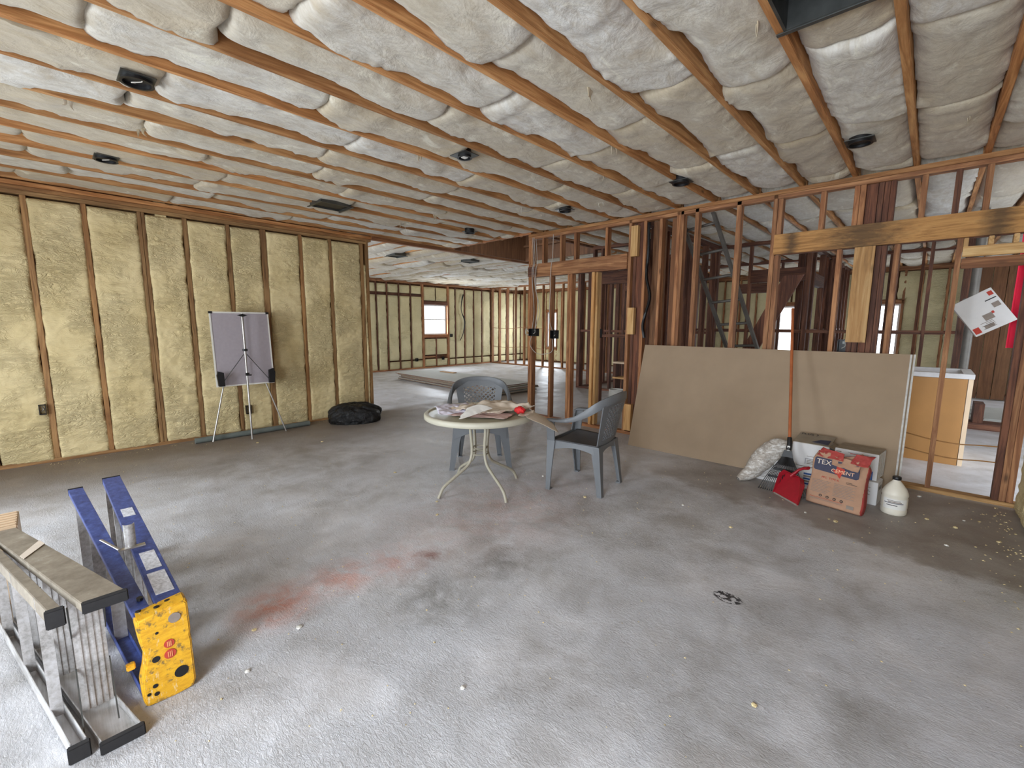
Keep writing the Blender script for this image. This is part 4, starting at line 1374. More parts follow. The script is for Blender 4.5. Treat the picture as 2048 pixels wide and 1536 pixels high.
# red rag
u = np.linspace(0, 2 * PI, 41)[:, None] * np.ones((1, 20)); v = np.ones((41, 1)) * np.linspace(-PI / 2, PI / 2, 20)[None, :]
rr = 1 + .25 * fbm(np.cos(u) * 3 + 9, np.sin(u) * 3 + v * 2 + 9, 5, 3)
P = np.stack([.048 * np.cos(u) * np.cos(v) * rr, .036 * np.sin(u) * np.cos(v) * rr, .030 * np.sin(v) * rr], -1)
tag(link('red_rag', gridmesh(P), M_RED, None, (-2.36, 2.60, TZ + .050)), 'crumpled red rag on the right side of the round table', 'rag')


def quadthing(name, pts, mat, label, cat, th=.0015):
    m = MB(); n_ = (Vector(pts[1]) - Vector(pts[0])).cross(Vector(pts[2]) - Vector(pts[0])).normalized() * th
    m.loft([[tuple(p) for p in pts], [tuple(Vector(p) + n_) for p in pts]])
    return tag(m.build(name, mat), label, cat)


# papers lying on the seat of the chair behind the table, poking out under the table edge
quadthing('paper_sheet', [(-2.86, 2.84, .475), (-2.80, 2.93, .46), (-2.90, 3.02, .442), (-3.02, 2.92, .442)], M_PAPERW, 'white paper poking out under the table edge, pointed corner', 'paper')
quadthing('paper_sheet', [(-3.02, 2.76, .47), (-2.90, 2.86, .462), (-2.98, 2.96, .442), (-3.12, 2.88, .442)], M_PAPERW, 'white paper strip under the table edge on the rear chair', 'paper')

# ================================================================== STEPLADDERS LYING ON THEIR SIDES
def chan(m, p0, p1, w0, w1, flange, t=.004, side=-1, mi=0):
    """channel rail: web centred on p0-p1 spread along y, flanges hanging down (side -1) or up"""
    p0, p1 = Vector(p0), Vector(p1)
    for part in ('web', 'a', 'b'):
        rings = []
        for p, w in ((p0, w0), (p1, w1)):
            if part == 'web': ya, yb, za, zb = p.y - w / 2, p.y + w / 2, p.z, p.z + t
            elif part == 'a': ya, yb = p.y - w / 2, p.y - w / 2 + t
            else: ya, yb = p.y + w / 2 - t, p.y + w / 2
            if part != 'web':
                za, zb = (p.z - flange, p.z) if side < 0 else (p.z + t, p.z + t + flange)
            rings.append([(p.x, ya, za), (p.x, yb, za), (p.x, yb, zb), (p.x, ya, zb)])
        m.loft(rings, True, mi)


# --- blue one
BL = empty('stepladder', (-2.0, .21, 0), 'blue fibreglass stepladder with a yellow top cap lying on its side', 'ladder')
org = Vector((-2.0, .21, 0))


def loc_(p): return tuple(Vector(p) - org)


def rail(name, p0, p1, w0, w1, fl, side, mat, parent, t=.004):
    m = MB(); chan(m, loc_(p0), loc_(p1), w0, w1, fl, t, side)
    return m.build(name, mat, parent, bev=.0012)


RB1 = rail('front_rail', (-1.99, .243, .355), (-3.44, .208, .500), .082, .078, .028, -1, M_BLUE, BL)
RB2 = rail('rear_rail', (-2.0, .163, .345), (-3.34, .053, .500), .050, .058, .024, -1, M_BLUE, BL)
rail('front_rail', (-1.99, .243, .012), (-3.44, .208, .004), .082, .078, .028, 1, M_BLUE, BL)
rail('rear_rail', (-2.0, .163, .012), (-3.34, .053, .004), .050, .058, .024, 1, M_BLUE, BL)
for k in range(5):
    x = -2.24 - k * .29; f = (-1.99 - x) / 1.45
    zt_ = .355 + .145 * f - .004; yc = .243 - .035 * f
    m = MB()
    a, b = loc_((x, yc, .016)), loc_((x, yc, zt_))
    w = .036
    m.box((a[0] - .003, a[1] - w, a[2]), (a[0] + .003, a[1] + w, b[2]))
    m.box((a[0] - .025, a[1] - w, a[2]), (a[0], a[1] - w + .003, b[2])); m.box((a[0] - .025, a[1] + w - .003, a[2]), (a[0], a[1] + w, b[2]))
    for q in (-.018, 0, .018): m.box((a[0] + .003, a[1] + q - .002, a[2]), (a[0] + .0055, a[1] + q + .002, b[2]))
    m.build('step', M_ALU, BL)
for k in range(3):
    x = -2.5 - k * .36; f = (-2.0 - x) / 1.34
    zt_ = .345 + .155 * f - .002; yc = .163 - .11 * f
    m = MB(); a = loc_((x, yc, .016)); b = loc_((x, yc, zt_))
    m.box((a[0] - .002, a[1] - .022, a[2]), (a[0] + .002, a[1] + .022, b[2])); m.box((a[0] - .014, a[1] - .022, a[2]), (a[0], a[1] - .019, b[2]))
    m.build('rear_brace', M_ALU, BL)
# yellow cap: profile in (y, z) extruded in x
cap = MB()
yb, yf = .134, .288
outl = [(yb + .006, .006), (yb, .03), (yb - .002, .10), (yb + .012, .16), (yb + .018, .20), (yb + .006, .26), (yb, .33), (yb + .004, .352),
        (yb + .05, .360), (yf - .04, .368), (yf - .006, .372), (yf + .002, .360), (yf + .004, .24), (yf + .001, .225), (yf + .004, .21), (yf + .006, .03), (yf - .004, .004), (yb + .09, .0)]
rings = [[loc_((x, y, z)) for y, z in outl] for x in (-2.035, -1.975)]
inner = [[(p[0], p[1] * .94, (p[2] - .18) * .97 + .18) for p in [loc_((x, y, z)) for y, z in outl]] for x in (-1.966,)]
cap.loft(rings + inner)
co = cap.build('top_cap', M_YEL, BL, True, bev=.003, sharp=35)
co['label'] = 'scuffed yellow plastic top cap'


def disc(name, y, z, r, mat, parent, x=-1.9655, sy=1.0, thick=.0022, n=20, rim=None):
    m = MB(); c = loc_((x, y, z))
    m.loft([[(c[0] + q, c[1] + r * sy * math.cos(2 * PI * k / n), c[2] + r * math.sin(2 * PI * k / n)) for k in range(n)] for q in (0, thick)])
    return m.build(name, mat, parent)


disc('grey_sticker', .245, .315, .019, M_INKG, BL)
RS = [disc('red_sticker', .222, .222, .016, M_INKR, BL), disc('red_sticker', .222, .180, .018, M_INKR, BL)]
for (yy_, zz_, s_) in ((.222, .222, .010), (.222, .180, .011)):
    for q in (-.5, 0, .5):
        m = MB(); c = loc_((-1.963, yy_ + q * s_, zz_)); m.box((c[0], c[1] - .0015, c[2] - s_), (c[0] + .0012, c[1] + .0015, c[2] + s_)); m.build('sticker_lettering', M_INKO, RS[0 if zz_ > .2 else 1])
disc('paint_tray_hole', .250, .090, .022, M_BLK, BL, thick=.001)
for (y, z, r) in ((.180, .180, .012), (.170, .078, .008), (.172, .045, .008), (.150, .055, .006), (.19, .28, .005)):
    disc('tool_hole', y, z, r, M_BLK, BL, thick=.001)
for (x, y) in ((-2.01, .15), (-1.995, .20), (-2.015, .235), (-1.99, .265)):
    m = MB(); c = loc_((x, y, .366)); m.loft([[(c[0] + .007 * math.cos(a), c[1] + .009 * math.sin(a), c[2] + q) for a in [k * PI / 5 for k in range(10)]] for q in (-.002, .002 + .0)]); m.build('rivet_hole', M_BLK, BL)
m = MB(); c = loc_((-2.02, .112, .16)); m.box((c[0] - .012, c[1] - .012, c[2] - .010), (c[0] + .012, c[1] + .014, c[2] + .012)); m.build('cap_lug', M_YEL, BL, bev=.003)
# stickers on the upper blue rail
def rail_lab(x0, x1, dy0, dy1, mat=M_PAPERW):
    m = MB(); r_ = []
    for x in (x0, x1):
        f = (-1.99 - x) / 1.45; z = .355 + .145 * f + .0045; y = .243 - .035 * f
        a = loc_((x, y + dy0, z)); b = loc_((x, y + dy1, z))
        r_.append([a, b, (b[0], b[1], b[2] + .0012), (a[0], a[1], a[2] + .0012)])
    m.loft(r_); return m


stk = plain('scratched_white_label', srgb(214, 216, 222), .6, 0, .3, 90)
rail_lab(-2.95, -2.85, -.022, .024).build('label_sticker', stk, RB1)
rail_lab(-2.44, -2.28, -.026, .026).build('label_sticker', stk, RB1)
rail_lab(-2.25, -2.08, -.030, .028).build('label_sticker', stk, RB1)
tube('spreader_bar', [loc_((-2.62, .10, .445)), loc_((-2.47, .148, .435))], .006, M_SILV, BL, 8, .5)
m = MB(); m.box(loc_((-2.49, .143, .425)), loc_((-2.465, .235, .431))); m.build('spreader_plate', M_SILV, BL)
m = MB()
c = loc_((-2.50, .188, .43))
m.loft([[(c[0] + .018 * math.cos(a), c[1] + .020 * math.sin(a), c[2] + q) for a in [PI * k / 8 - PI / 2 for k in range(9)]] + [(c[0] + .015 * math.cos(a), c[1] + .017 * math.sin(a), c[2] + q) for a in [PI * k / 8 - PI / 2 for k in range(8, -1, -1)]] for q in (0, .10)])
m.build('locking_sleeve', M_ALU, BL, True)
disc('rivet', .19, .36, .001, M_BLK, BL)
m = MB(); c = loc_((-2.10, .165, .366)); m.loft([[(c[0] + .012 * math.cos(a), c[1] + .010 * math.sin(a), c[2] + q) for a in [k * PI / 6 for k in range(12)]] for q in (-.004, .006)]); m.build('pivot_bolt', M_BLK, BL)
for (x, y, w, z, pr) in ((-3.45, .208, .080, .490, RB1), (-3.35, .053, .060, .490, RB2)):
    m = MB(); a = loc_((x - .004, y - w / 2, z - .02)); b = loc_((x + .004, y + w / 2, z + .016)); m.box(a, b); m.build('rubber_foot', M_RUB, pr)

# --- aluminium one
AL = empty('stepladder', (-2.3, -.02, 0), 'dusty aluminium stepladder lying on its side at the left edge, feet toward the room', 'ladder')
org = Vector((-2.3, -.02, 0))
RA1 = rail('front_rail', (-1.88, .062, .522), (-3.22, -.225, .405), .104, .088, .030, -1, M_ALUD, AL)
RA2 = rail('rear_rail', (-1.95, -.052, .500), (-3.22, -.290, .400), .030, .030, .050, -1, M_ALUD, AL)
RA3 = rail('front_rail', (-1.87, .062, .004), (-3.22, -.225, .03), .104, .088, .030, 1, M_ALU, AL)
RA4 = rail('rear_rail', (-1.90, -.040, .004), (-3.22, -.290, .03), .040, .030, .050, 1, M_ALU, AL)


def al_z(x): return .522 - .117 * (-1.88 - x) / 1.34
def al_y(x): return .062 - .287 * (-1.88 - x) / 1.34


for k in range(4):
    x = -2.08 - k * .285
    yc, z = al_y(x), al_z(x) - .003
    m = MB(); w = .042
    a = loc_((x, yc, .03)); b = loc_((x, yc, z))
    m.box((a[0] - .003, a[1] - w, a[2]), (a[0] + .002, a[1] + w, b[2]))
    m.box((a[0] - .026, a[1] - w, a[2]), (a[0], a[1] - w + .003, b[2])); m.box((a[0] - .026, a[1] + w - .003, a[2]), (a[0], a[1] + w, b[2]))
    for q in (-.026, -.009, .009, .026): m.box((a[0] + .002, a[1] + q - .003, a[2]), (a[0] + .006, a[1] + q + .003, b[2]))
    m.build('step', M_ALU, AL)
    # knee braces at both ends of the bottom two steps
    if k < 2:
        for s_ in (0, 1):
            zz0 = .035 if s_ == 0 else z - .01
            zz1 = .20 if s_ == 0 else z - .18
            m = MB(); m.loft([[loc_((x + .12, yc + q, zz0)), loc_((x + .135, yc + q, zz0)), loc_((x + .010, yc + q, zz1)), loc_((x - .002, yc + q, zz1))] for q in (-w - .004, -w)])
            m.loft([[loc_((x + .12, yc + q, zz0)), loc_((x + .135, yc + q, zz0)), loc_((x + .010, yc + q, zz1)), loc_((x - .002, yc + q, zz1))] for q in (w, w + .004)])
            m.build('knee_brace', M_DUCT, AL)
for k in range(3):
    x = -2.12 - k * .36
    f = (-1.95 - x) / 1.27; yc = -.052 - .238 * f; z = .5 - .10 * f
    m = MB(); a = loc_((x, yc, .03)); b = loc_((x, yc, z)); m.box((a[0] - .002, a[1] - .016, a[2]), (a[0] + .002, a[1] + .016, b[2])); m.box((a[0] - .02, a[1] - .016, a[2]), (a[0], a[1] - .013, b[2]))
    m.build('rear_brace', M_ALU, AL)
for pr, (x, y, w, z0, z1, mt) in zip((RA1, RA2, RA3, RA4), ((-1.868, .064, .112, .496, .532, M_RUB), (-1.932, -.052, .046, .452, .512, M_RUB), (-1.855, .064, .116, .0, .040, M_RUB), (-1.885, -.040, .055, .0, .055, M_RUB))):
    m = MB(); m.box(loc_((x - .012, y - w / 2, z0)), loc_((x + .010, y + w / 2, z1))); m.build('rubber_foot', mt, pr, bev=.003)
m = MB(); m.box(loc_((-3.42, -.42, .02)), loc_((-3.17, -.165, .425)))
for k in range(6): m.box(loc_((-3.40 + k * .04, -.42, .425)), loc_((-3.385 + k * .04, -.168, .430)))
m.build('top_cap', M_CABW, AL, bev=.004)
m = MB(); m.loft([[loc_((-2.62 + .0, al_y(-2.62) - .046, al_z(-2.62) + .006)), loc_((-2.56, al_y(-2.56) - .046, al_z(-2.56) + .006)), loc_((-2.72, al_y(-2.72) + .046, al_z(-2.72) + .006)), loc_((-2.80, al_y(-2.8) + .046, al_z(-2.8) + .006))],
                  [loc_((-2.62 + .0, al_y(-2.62) - .046, al_z(-2.62) + .008)), loc_((-2.56, al_y(-2.56) - .046, al_z(-2.56) + .008)), loc_((-2.72, al_y(-2.72) + .046, al_z(-2.72) + .008)), loc_((-2.80, al_y(-2.8) + .046, al_z(-2.8) + .008))]])
m.build('tape_patch', M_PAPER, AL)

# ================================================================== ALUMINIUM LADDER INSIDE THE REAR ROOM
LD = empty('attic_ladder', (-1.9, 5.9, 0), 'dull aluminium ladder leaning up inside the stud wall above the drywall sheet', 'ladder')
top_r, bot_r = Vector((-1.97, 5.40, 2.752)), Vector((-1.618, 6.3, 1.127))
top_l, bot_l = Vector((-2.33, 5.40, 2.70)), Vector((-1.99, 6.3, 1.127))
dr = (bot_r - top_r); k_ = (0.02 - top_r.z) / dr.z
o_ = Vector((-1.9, 5.9, 0))
for a, d in ((top_r, dr), (top_l, bot_l - top_l)):
    e_ = a + d * ((.02 - a.z) / d.z)
    m = MB()
    m.loft([[tuple(p - o_ + Vector((sx_, sy_, 0))) for sx_, sy_ in ((-.018, -.035), (.018, -.035), (.018, .035), (-.018, .035))] for p in (a, e_)])
    m.build('rail', M_OLDALU, LD)
for k in range(9):
    f = .06 + k * .105
    a = top_l + (bot_l - top_l) * f * ((.02 - top_l.z) / (bot_l - top_l).z); b = top_r + dr * f * k_
    tube('rung', [tuple(a - o_), tuple(b - o_)], .017, M_OLDALU, LD, 8)
brd = empty('brace_board', (-1.35, 6.6, 0), 'broad dark board slanting behind the aluminium ladder', 'board')
m = MB(); m.loft([[(-.62, .1, .95), (-.42, .1, .95), (.10, .1, 2.05), (-.12, .1, 2.05)], [(-.62, .14, .95), (-.42, .14, .95), (.10, .14, 2.05), (-.12, .14, 2.05)]])
m.build('board', WD[2], brd)
m = MB(); m.box((-.64, .09, 0), (-.44, .15, .95)); m.build('foot', WD[2], brd)

# ================================================================== RAKE
rk = empty('leaf_rake', (-.80, 4.36, 0), 'leaf rake with an orange handle and black tines standing against the drywall', 'rake')
ro = Vector((-.80, 4.36, 0))
top = Vector((-.995, 4.985, 1.57)); fer = Vector((-.806, 4.36, .391))
tube('handle', [tuple(fer - ro), tuple(top - ro)], .0125, M_ORNG, rk, 12)
nk = fer - Vector((0, .012, .05))
tube('socket', [tuple(fer + (top - fer).normalized() * .06 - ro), tuple(fer - ro), tuple(nk - ro)], [.018, .02, .022], M_BLK, rk, 12)
box('price_label', tuple(fer - ro + Vector((-.010, -.026, -.055))), tuple(fer - ro + Vector((.010, -.022, -.01))), M_PAPERW, rk)
hd = nk - Vector((0, .015, .03)); base_c = Vector((-.80, 4.17, .0))
for k in range(22):
    f = (k / 21) * 2 - 1
    b = base_c + Vector((f * .175, .02 * abs(f), .012)); st0 = hd + Vector((f * .022, 0, 0))
    mid = st0.lerp(b, .55) + Vector((f * .006, -.012, .004))
    end = b + Vector((0, .02, -.008))
    tube('tine', [tuple(p - ro) for p in spline([st0, mid, b, end], 3)], .0030, M_BLK, rk, 5)
for f, w in ((.42, .085), (.62, .118)):
    c = hd.lerp(base_c, f) - ro
    box('crossbar', (c.x - w, c.y - .012, c.z - .008), (c.x + w, c.y + .004, c.z + .010), M_BLK, rk)
m = MB(); a = hd - ro; m.loft([[(a.x - .03, a.y - q, a.z + .03), (a.x + .03, a.y - q, a.z + .03), (a.x + .060, a.y - q - .02, a.z - .10), (a.x - .060, a.y - q - .02, a.z - .10)] for q in (.004, .010)])
m.build('head_plate', M_BLK, rk)

# ================================================================== DUSTPAN
dp = empty('dustpan', (-.745, 4.06, 0), 'red plastic dustpan propped on its edge against the rake', 'dustpan')
do = Vector((-.745, 4.06, 0))
ev = Vector((.74, -.67, 0)).normalized(); uv = Vector((.05, .16, .23)).normalized(); nv_ = ev.cross(uv).normalized()
if nv_.y > 0: nv_ = -nv_


def D(s_, t_, n_): return tuple(ev * s_ + uv * t_ + nv_ * n_)


def dbox(m, pts, th0, th1): m.loft([[D(s_, t_, th0) for s_, t_ in pts], [D(s_, t_, th1) for s_, t_ in pts]])


m = MB(); tray = [(-.145, .0), (.145, .0), (.125, .17), (.09, .215), (-.09, .215), (-.125, .17)]
dbox(m, tray, 0, .004); m.build('tray', M_REDP, dp)
m = MB()
for a, b in (((-.145, 0), (-.125, .17)), ((-.125, .17), (-.09, .215)), ((-.09, .215), (.09, .215)), ((.09, .215), (.125, .17)), ((.125, .17), (.145, 0))):
    h0 = .012 if a[1] == 0 else .05; h1 = .012 if b[1] == 0 else .05
    pa, pb = Vector(D(*a, 0)), Vector(D(*b, 0)); inw = (Vector(D(0, .1, 0)) - (pa + pb) / 2).normalized() * .005
    m.loft([[tuple(pa), tuple(pb), tuple(pb + inw), tuple(pa + inw)], [tuple(pa + nv_ * h0), tuple(pb + nv_ * h1), tuple(pb + inw + nv_ * h1), tuple(pa + inw + nv_ * h0)]])
m.build('side_wall', M_REDP, dp)
tube('handle', [D(*p) for p in [(-.01, .20, .03), (.02, .235, .035), (.04, .27, .035), (.075, .300, .03), (.115, .315, .03)]], [.028, .021, .018, .020, .022], M_REDP, dp, 12, .6)
m = MB(); dbox(m, [(-.147, -.004), (.147, -.004), (.145, .008), (-.145, .008)], -.001, .006); m.build('rubber_lip', M_INKG, dp)

# ================================================================== CEMENT BAG
cb = empty('cement_bag', (-.43, 4.13, 0), 'brown and red paper cement sack standing with a crumpled open top', 'bag', math.radians(-7))
cb.rotation_euler = (math.radians(-9), math.radians(1.5), math.radians(-7))
H_, n, NV = .455, 64, 46
th = np.linspace(0, 2 * PI, n + 1)[:, None] * np.ones((1, NV)); v = np.ones((n + 1, 1)) * np.linspace(0, 1, NV)[None, :]
hw = .182 + .006 * np.sin(v * 9) - .030 * np.clip((v - .72) / .28, 0, 1) ** 1.3
hd_ = .062 * np.minimum(1, (v / .05) ** .5 + .55) * (1 - .62 * np.clip((v - .62) / .38, 0, 1))
ct, s_ = np.cos(th), np.sin(th)
pw = .30
x = hw * np.sign(ct) * np.abs(ct) ** pw; y = hd_ * np.sign(s_) * np.abs(s_) ** pw
cr = np.clip((v - .74) / .2, 0, 1)
z = H_ * v - .045 * cr * np.abs(np.sin(x * 19 + 1.1)) * v + .02 * cr * fbm(x * 20, y * 10, 8, 3)
y = y + .024 * cr * fbm(x * 16 + 4, z * 18, 31, 4) + .004 * fbm(x * 9, z * 9, 32, 3) + .035 * cr * np.sin(x * 17)
x = x + .010 * cr * fbm(z * 20, y * 14, 33, 3)
P = np.stack([x, y, z], -1)
me = gridmesh(P); me.materials.append(M_KRAFT); me.materials.append(M_BAGR)
mi = []
for p in me.polygons:
    c = p.center
    mi.append(1 if (c.x > .172 or c.x < -.181 or (c.z > H_ * .90 and c.y < .05)) else 0)
me.polygons.foreach_set('material_index', mi)
link('sack', me, M_KRAFT, cb)
m = MB(); m.add([(-.18, -.05, .002), (.18, -.05, .002), (.18, .05, .002), (-.18, .05, .002)], [(0, 1, 2, 3)]); m.build('bottom_seam', M_KRAFT, cb)
FY = -.0675


def pbar(x0, x1, z0, z1, mat, name='print', y=FY, parent=cb):
    return box(name, (x0, y, z0), (x1, y + .0012, z1), mat, parent)


m = MB()
rr = [(-.150, .272), (.118, .258), (.132, .268), (.132, .315), (.128, .365), (-.150, .372), (-.160, .362), (-.160, .282)]
m.loft([[(a, FY - .001, b) for a, b in rr], [(a, FY + .002, b) for a, b in rr]])
np_ = m.build('navy_panel', M_NAVY, cb)
text('CEMENT', .038, (.030, FY - .0032, .279), (PI / 2, 0, 0), M_INKL, np_)
text('TEX', .054, (-.098, FY - .0022, .322), (PI / 2, 0, 0), M_PAPER, np_)
m = MB(); m.loft([[(a, FY - q, b) for a, b in ((-.012, .345), (.006, .345), (.006, .325), (.040, .318), (.044, .292), (.026, .272), (.018, .240), (.006, .252), (-.004, .270), (-.016, .268), (-.034, .298), (-.012, .300))] for q in (.0012, .002)])
m.build('state_shape', M_INKR, np_)
def crumple(name, c4, amp, mat, parent, seed, n=22):
    a, b, c, d = [np.array(p, float) for p in c4]
    u = np.linspace(0, 1, n)[:, None, None]; v = np.linspace(0, 1, n)[None, :, None]
    P = (a * (1 - u) + b * u) * (1 - v) + (d * (1 - u) + c * u) * v
    X, Z = P[..., 0], P[..., 2]
    P[..., 1] += amp * (np.abs(fbm(X * 22, Z * 22, seed, 3)) * 2 - 1); P[..., 2] += amp * .7 * fbm(X * 26 + 3, Z * 10, seed + 1, 3); P[..., 0] += amp * .5 * fbm(X * 10 + 3, Z * 26, seed + 2, 3)
    o_ = link(name, gridmesh(P), mat, parent); md = o_.modifiers.new('s', 'SOLIDIFY'); md.thickness = .0015
    return o_


crumple('folded_top', [(-.045, FY - .006, .335), (.125, FY - .012, .315), (.135, FY + .006, .40), (-.05, FY + .006, .40)], .010, M_KRAFT, cb, 411)
crumple('torn_collar', [(-.155, FY + .012, .385), (.02, FY - .006, .372), (.02, FY + .016, .43), (-.13, FY + .03, .452)], .012, M_BAGR, cb, 421)
crumple('torn_collar', [(.07, FY - .002, .375), (.178, FY + .0, .37), (.200, FY + .03, .452), (.09, FY + .025, .450)], .014, M_BAGR, cb, 431)
text('PPC  TYPE IL', .021, (-.04, FY - .001, .216), (PI / 2, 0, 0), M_INKR, cb)
pbar(.062, .13, .213, .216, M_INK); pbar(.062, .10, .222, .225, M_INK)
for k in range(9):
    z0 = .192 - k * .0115
    pbar(-.155, -.03 - .012 * (k % 3), z0, z0 + .0030, M_INKG); pbar(-.01, .128 - .02 * (k % 2), z0, z0 + .0030, M_INKG)
for k in range(4):
    m = MB(); cx = -.085 + k * .046
    m.loft([[(cx + .010 * math.cos(a), FY - q, .078 - k * .002 + .010 * math.sin(a)) for a in [j * PI / 8 for j in range(16)]] for q in (-.001, .001)])
    m.build('round_mark', M_INK, cb)
    m = MB(); m.loft([[(cx + .005 * math.cos(a), FY - q, .078 - k * .002 + .005 * math.sin(a)) for a in [j * PI / 3 for j in range(6)]] for q in (.0009, .0018)])
    m.build('round_mark_centre', M_KRAFT, cb)
for z0 in (.058, .050, .043): pbar(-.155, .06, z0, z0 + .0022, M_INKR if z0 > .055 else M_INKG)
pbar(.088, .132, .030, .056, M_INKG)


# ================================================================== CARTONS
def carton(loc, w, d, h, rz, label, tilt=0, top='closed', group=None):
    o = empty('carton', loc, label, 'box', rz, group)
    if tilt: o.rotation_euler = (0, tilt, rz)
    box('body', (-w / 2, -d / 2, 0), (w / 2, d / 2, h), M_CARTON, o, .003)
    if top == 'dusty':
        box('top_flap', (-w / 2 + .002, -d / 2 + .002, h), (w / 2 - .002, 0, h + .003), M_CARTON_IN, o)
        box('top_flap', (-w / 2 + .002, .002, h), (w / 2 - .002, d / 2 - .002, h + .003), M_CARTON_IN, o)
    elif top == 'open':
        m = MB(); m.loft([[(-w / 2, -d / 2 + .01, h), (w / 2, -d / 2 + .01, h), (w / 2, d / 2 + .03, h + .045), (-w / 2, d / 2 + .03, h + .045)], [(-w / 2, -d / 2 + .01, h + .003), (w / 2, -d / 2 + .01, h + .003), (w / 2, d / 2 + .03, h + .048), (-w / 2, d / 2 + .03, h + .048)]])
        m.build('top_flap', M_CARTON_IN, o)
        m = MB(); m.loft([[(w / 2, -d / 2, h), (w / 2, d / 2, h), (w / 2 + .05, d / 2 - .02, h - .03), (w / 2 + .03, -d / 2 + .03, h - .02)], [(w / 2, -d / 2, h + .003), (w / 2, d / 2, h + .003), (w / 2 + .052, d / 2 - .02, h - .027), (w / 2 + .032, -d / 2 + .03, h - .017)]])
        m.build('side_flap', M_CARTON_IN, o)
        text('PLUS 3', .045, (-w * .18, d * .32, h + .047), (math.radians(13), 0, 0), M_INK, o)
        m = MB(); m.loft([[(.0, -.06, h + .012 + q), (.12, -.08, h + .010 + q), (.12, .02, h + .028 + q), (.05, .0, h + .025 + q)] for q in (.004, .006)]); m.build('print', M_NAVY, o)
    return o


A = carton((-.91, 4.54, 0), .30, .20, .205, math.radians(-3), 'white joint compound carton under the plastic sack, bottom of the left pile')
text('PLUS', .05, (-.04, -.102, .135), (PI / 2, 0, 0), M_INK, A)
for k in range(6): box('print', (-.13, -.1015, .03 + k * .014), (.0 + .02 * (k % 2), -.1005, .034 + k * .014), M_INKG, A)
B_ = carton((-.675, 4.55, 0), .25, .20, .19, math.radians(-2), 'white carton behind the dustpan, at the foot of the left pile')
for k in range(5): box('print', (-.02, -.1015, .04 + k * .022), (.10, -.1005, .055 + k * .022), M_INKG if k % 2 else M_INKB, B_)
Cc = carton((-.665, 4.575, .192), .27, .19, .20, math.radians(-4), 'white joint compound carton with raised dusty flap, top of the left pile', top='open')
box('print', (-.02, -.0965, .09), (.04, -.0955, .094), M_INKG, Cc)
fr = MB(); fr.box((-.03, -.0965, .02), (-.027, -.0955, .07)); fr.box((-.03, -.0965, .067), (.10, -.0955, .070)); fr.build('print_frame', M_NAVY, Cc)
for k in range(3): box('print', (-.018, -.0965, .026 + k * .013), (.09, -.0955, .032 + k * .013), M_INKG, Cc)
E_ = carton((-.315, 4.50, 0), .26, .17, .185, math.radians(-6), 'white carton behind the jug, bottom of the right pile')
for k in range(9): box('print', (.03 + .0, -.0865, .075 + k * .010), (.085 - .01 * (k % 3), -.0855, .079 + k * .010), M_INKG, E_)
box('black_badge', (.03, -.0865, .028), (.068, -.0855, .060), M_INK, E_)
text('PLUS', .045, (.1305, .0, .115), (PI / 2, 0, PI / 2), M_INK, E_)
F_ = carton((-.34, 4.58, .187), .29, .24, .212, math.radians(-7), 'white carton with blue print and dented dusty top, top of the right pile', top='dusty')
box('print', (-.135, -.1215, .183), (-.10, -.1205, .190), M_INKG, F_); box('print', (-.04, -.1215, .182), (.11, -.1205, .187), M_INKR, F_); box('print', (-.055, -.1215, .192), (.13, -.1205, .194), M_NAVY, F_)
m = MB()
for k in range(7): m.box((.05 + .01 * k, -.1215, .0), (.058 + .01 * k, -.1205, .05 + .05 * vn(np.array(k * .9), np.array(3.3), 3)))
m.build('blue_picture', M_INKB, F_)
for k in range(3): box('fold_crease', (.1452, -.09 + k * .07, .01), (.1475, -.088 + k * .07, .20), M_CARTON_IN, F_)

# ================================================================== PLASTIC SACK
pts = [(-1.16, 4.24, .022), (-1.13, 4.29, .045), (-1.08, 4.36, .09), (-1.03, 4.44, .18), (-.96, 4.50, .27), (-.90, 4.52, .305), (-.84, 4.53, .30), (-.80, 4.53, .27)]
rad = [.018, .045, .072, .092, .098, .088, .06, .015]
path = spline(pts, 6)
NR, NA = len(path), 40
R2 = np.interp(np.linspace(0, 1, NR), np.linspace(0, 1, len(rad)), rad)
P = np.zeros((NR, NA + 1, 3))
for i, p in enumerate(path):
    tn = (path[min(i + 1, NR - 1)] - path[max(i - 1, 0)]).normalized(); s1 = Vector((tn.y, -tn.x, 0)).normalized(); s2 = tn.cross(s1)
    for j in range(NA + 1):
        a = 2 * PI * j / NA
        r_ = R2[i] * (1 + .16 * float(fbm(np.array(math.cos(a) * 2 + i * .25), np.array(math.sin(a) * 2 + 7), 55, 3)))
        q = p + s1 * (math.cos(a) * r_) + s2 * (math.sin(a) * r_); P[i, j] = (q.x, q.y, max(.004, q.z))
tag(link('plastic_sack', gridmesh(P - np.array([-.97, 4.37, 0])), M_SACK, None, (-.97, 4.37, 0)), 'cloudy plastic sack of rubbish slumped over the left carton', 'bag')

# ================================================================== JUG
jg = empty('plastic_jug', (-.088, 4.33, 0), 'white one gallon jug with a black cap beside the cement bag', 'jug', math.radians(12))
lathe([(.0, 0), (.070, 0), (.078, .008), (.079, .035), (.076, .045), (.079, .055), (.079, .125), (.076, .135), (.080, .148), (.078, .165), (.066, .195), (.046, .225), (.026, .250), (.022, .255), (.022, .268), (0, .268)], 36).build('bottle', M_JUG, jg, True, sharp=60)
lathe([(0, .262), (.026, .262), (.027, .264), (.027, .282), (.024, .286), (0, .286)], 24).build('cap', M_BLK, jg, True, sharp=40)
tube('handle', spline([(.0, .052, .215), (.0, .086, .205), (.0, .098, .17), (.0, .084, .135)], 5), .010, M_JUG, jg, 10)
n = 14


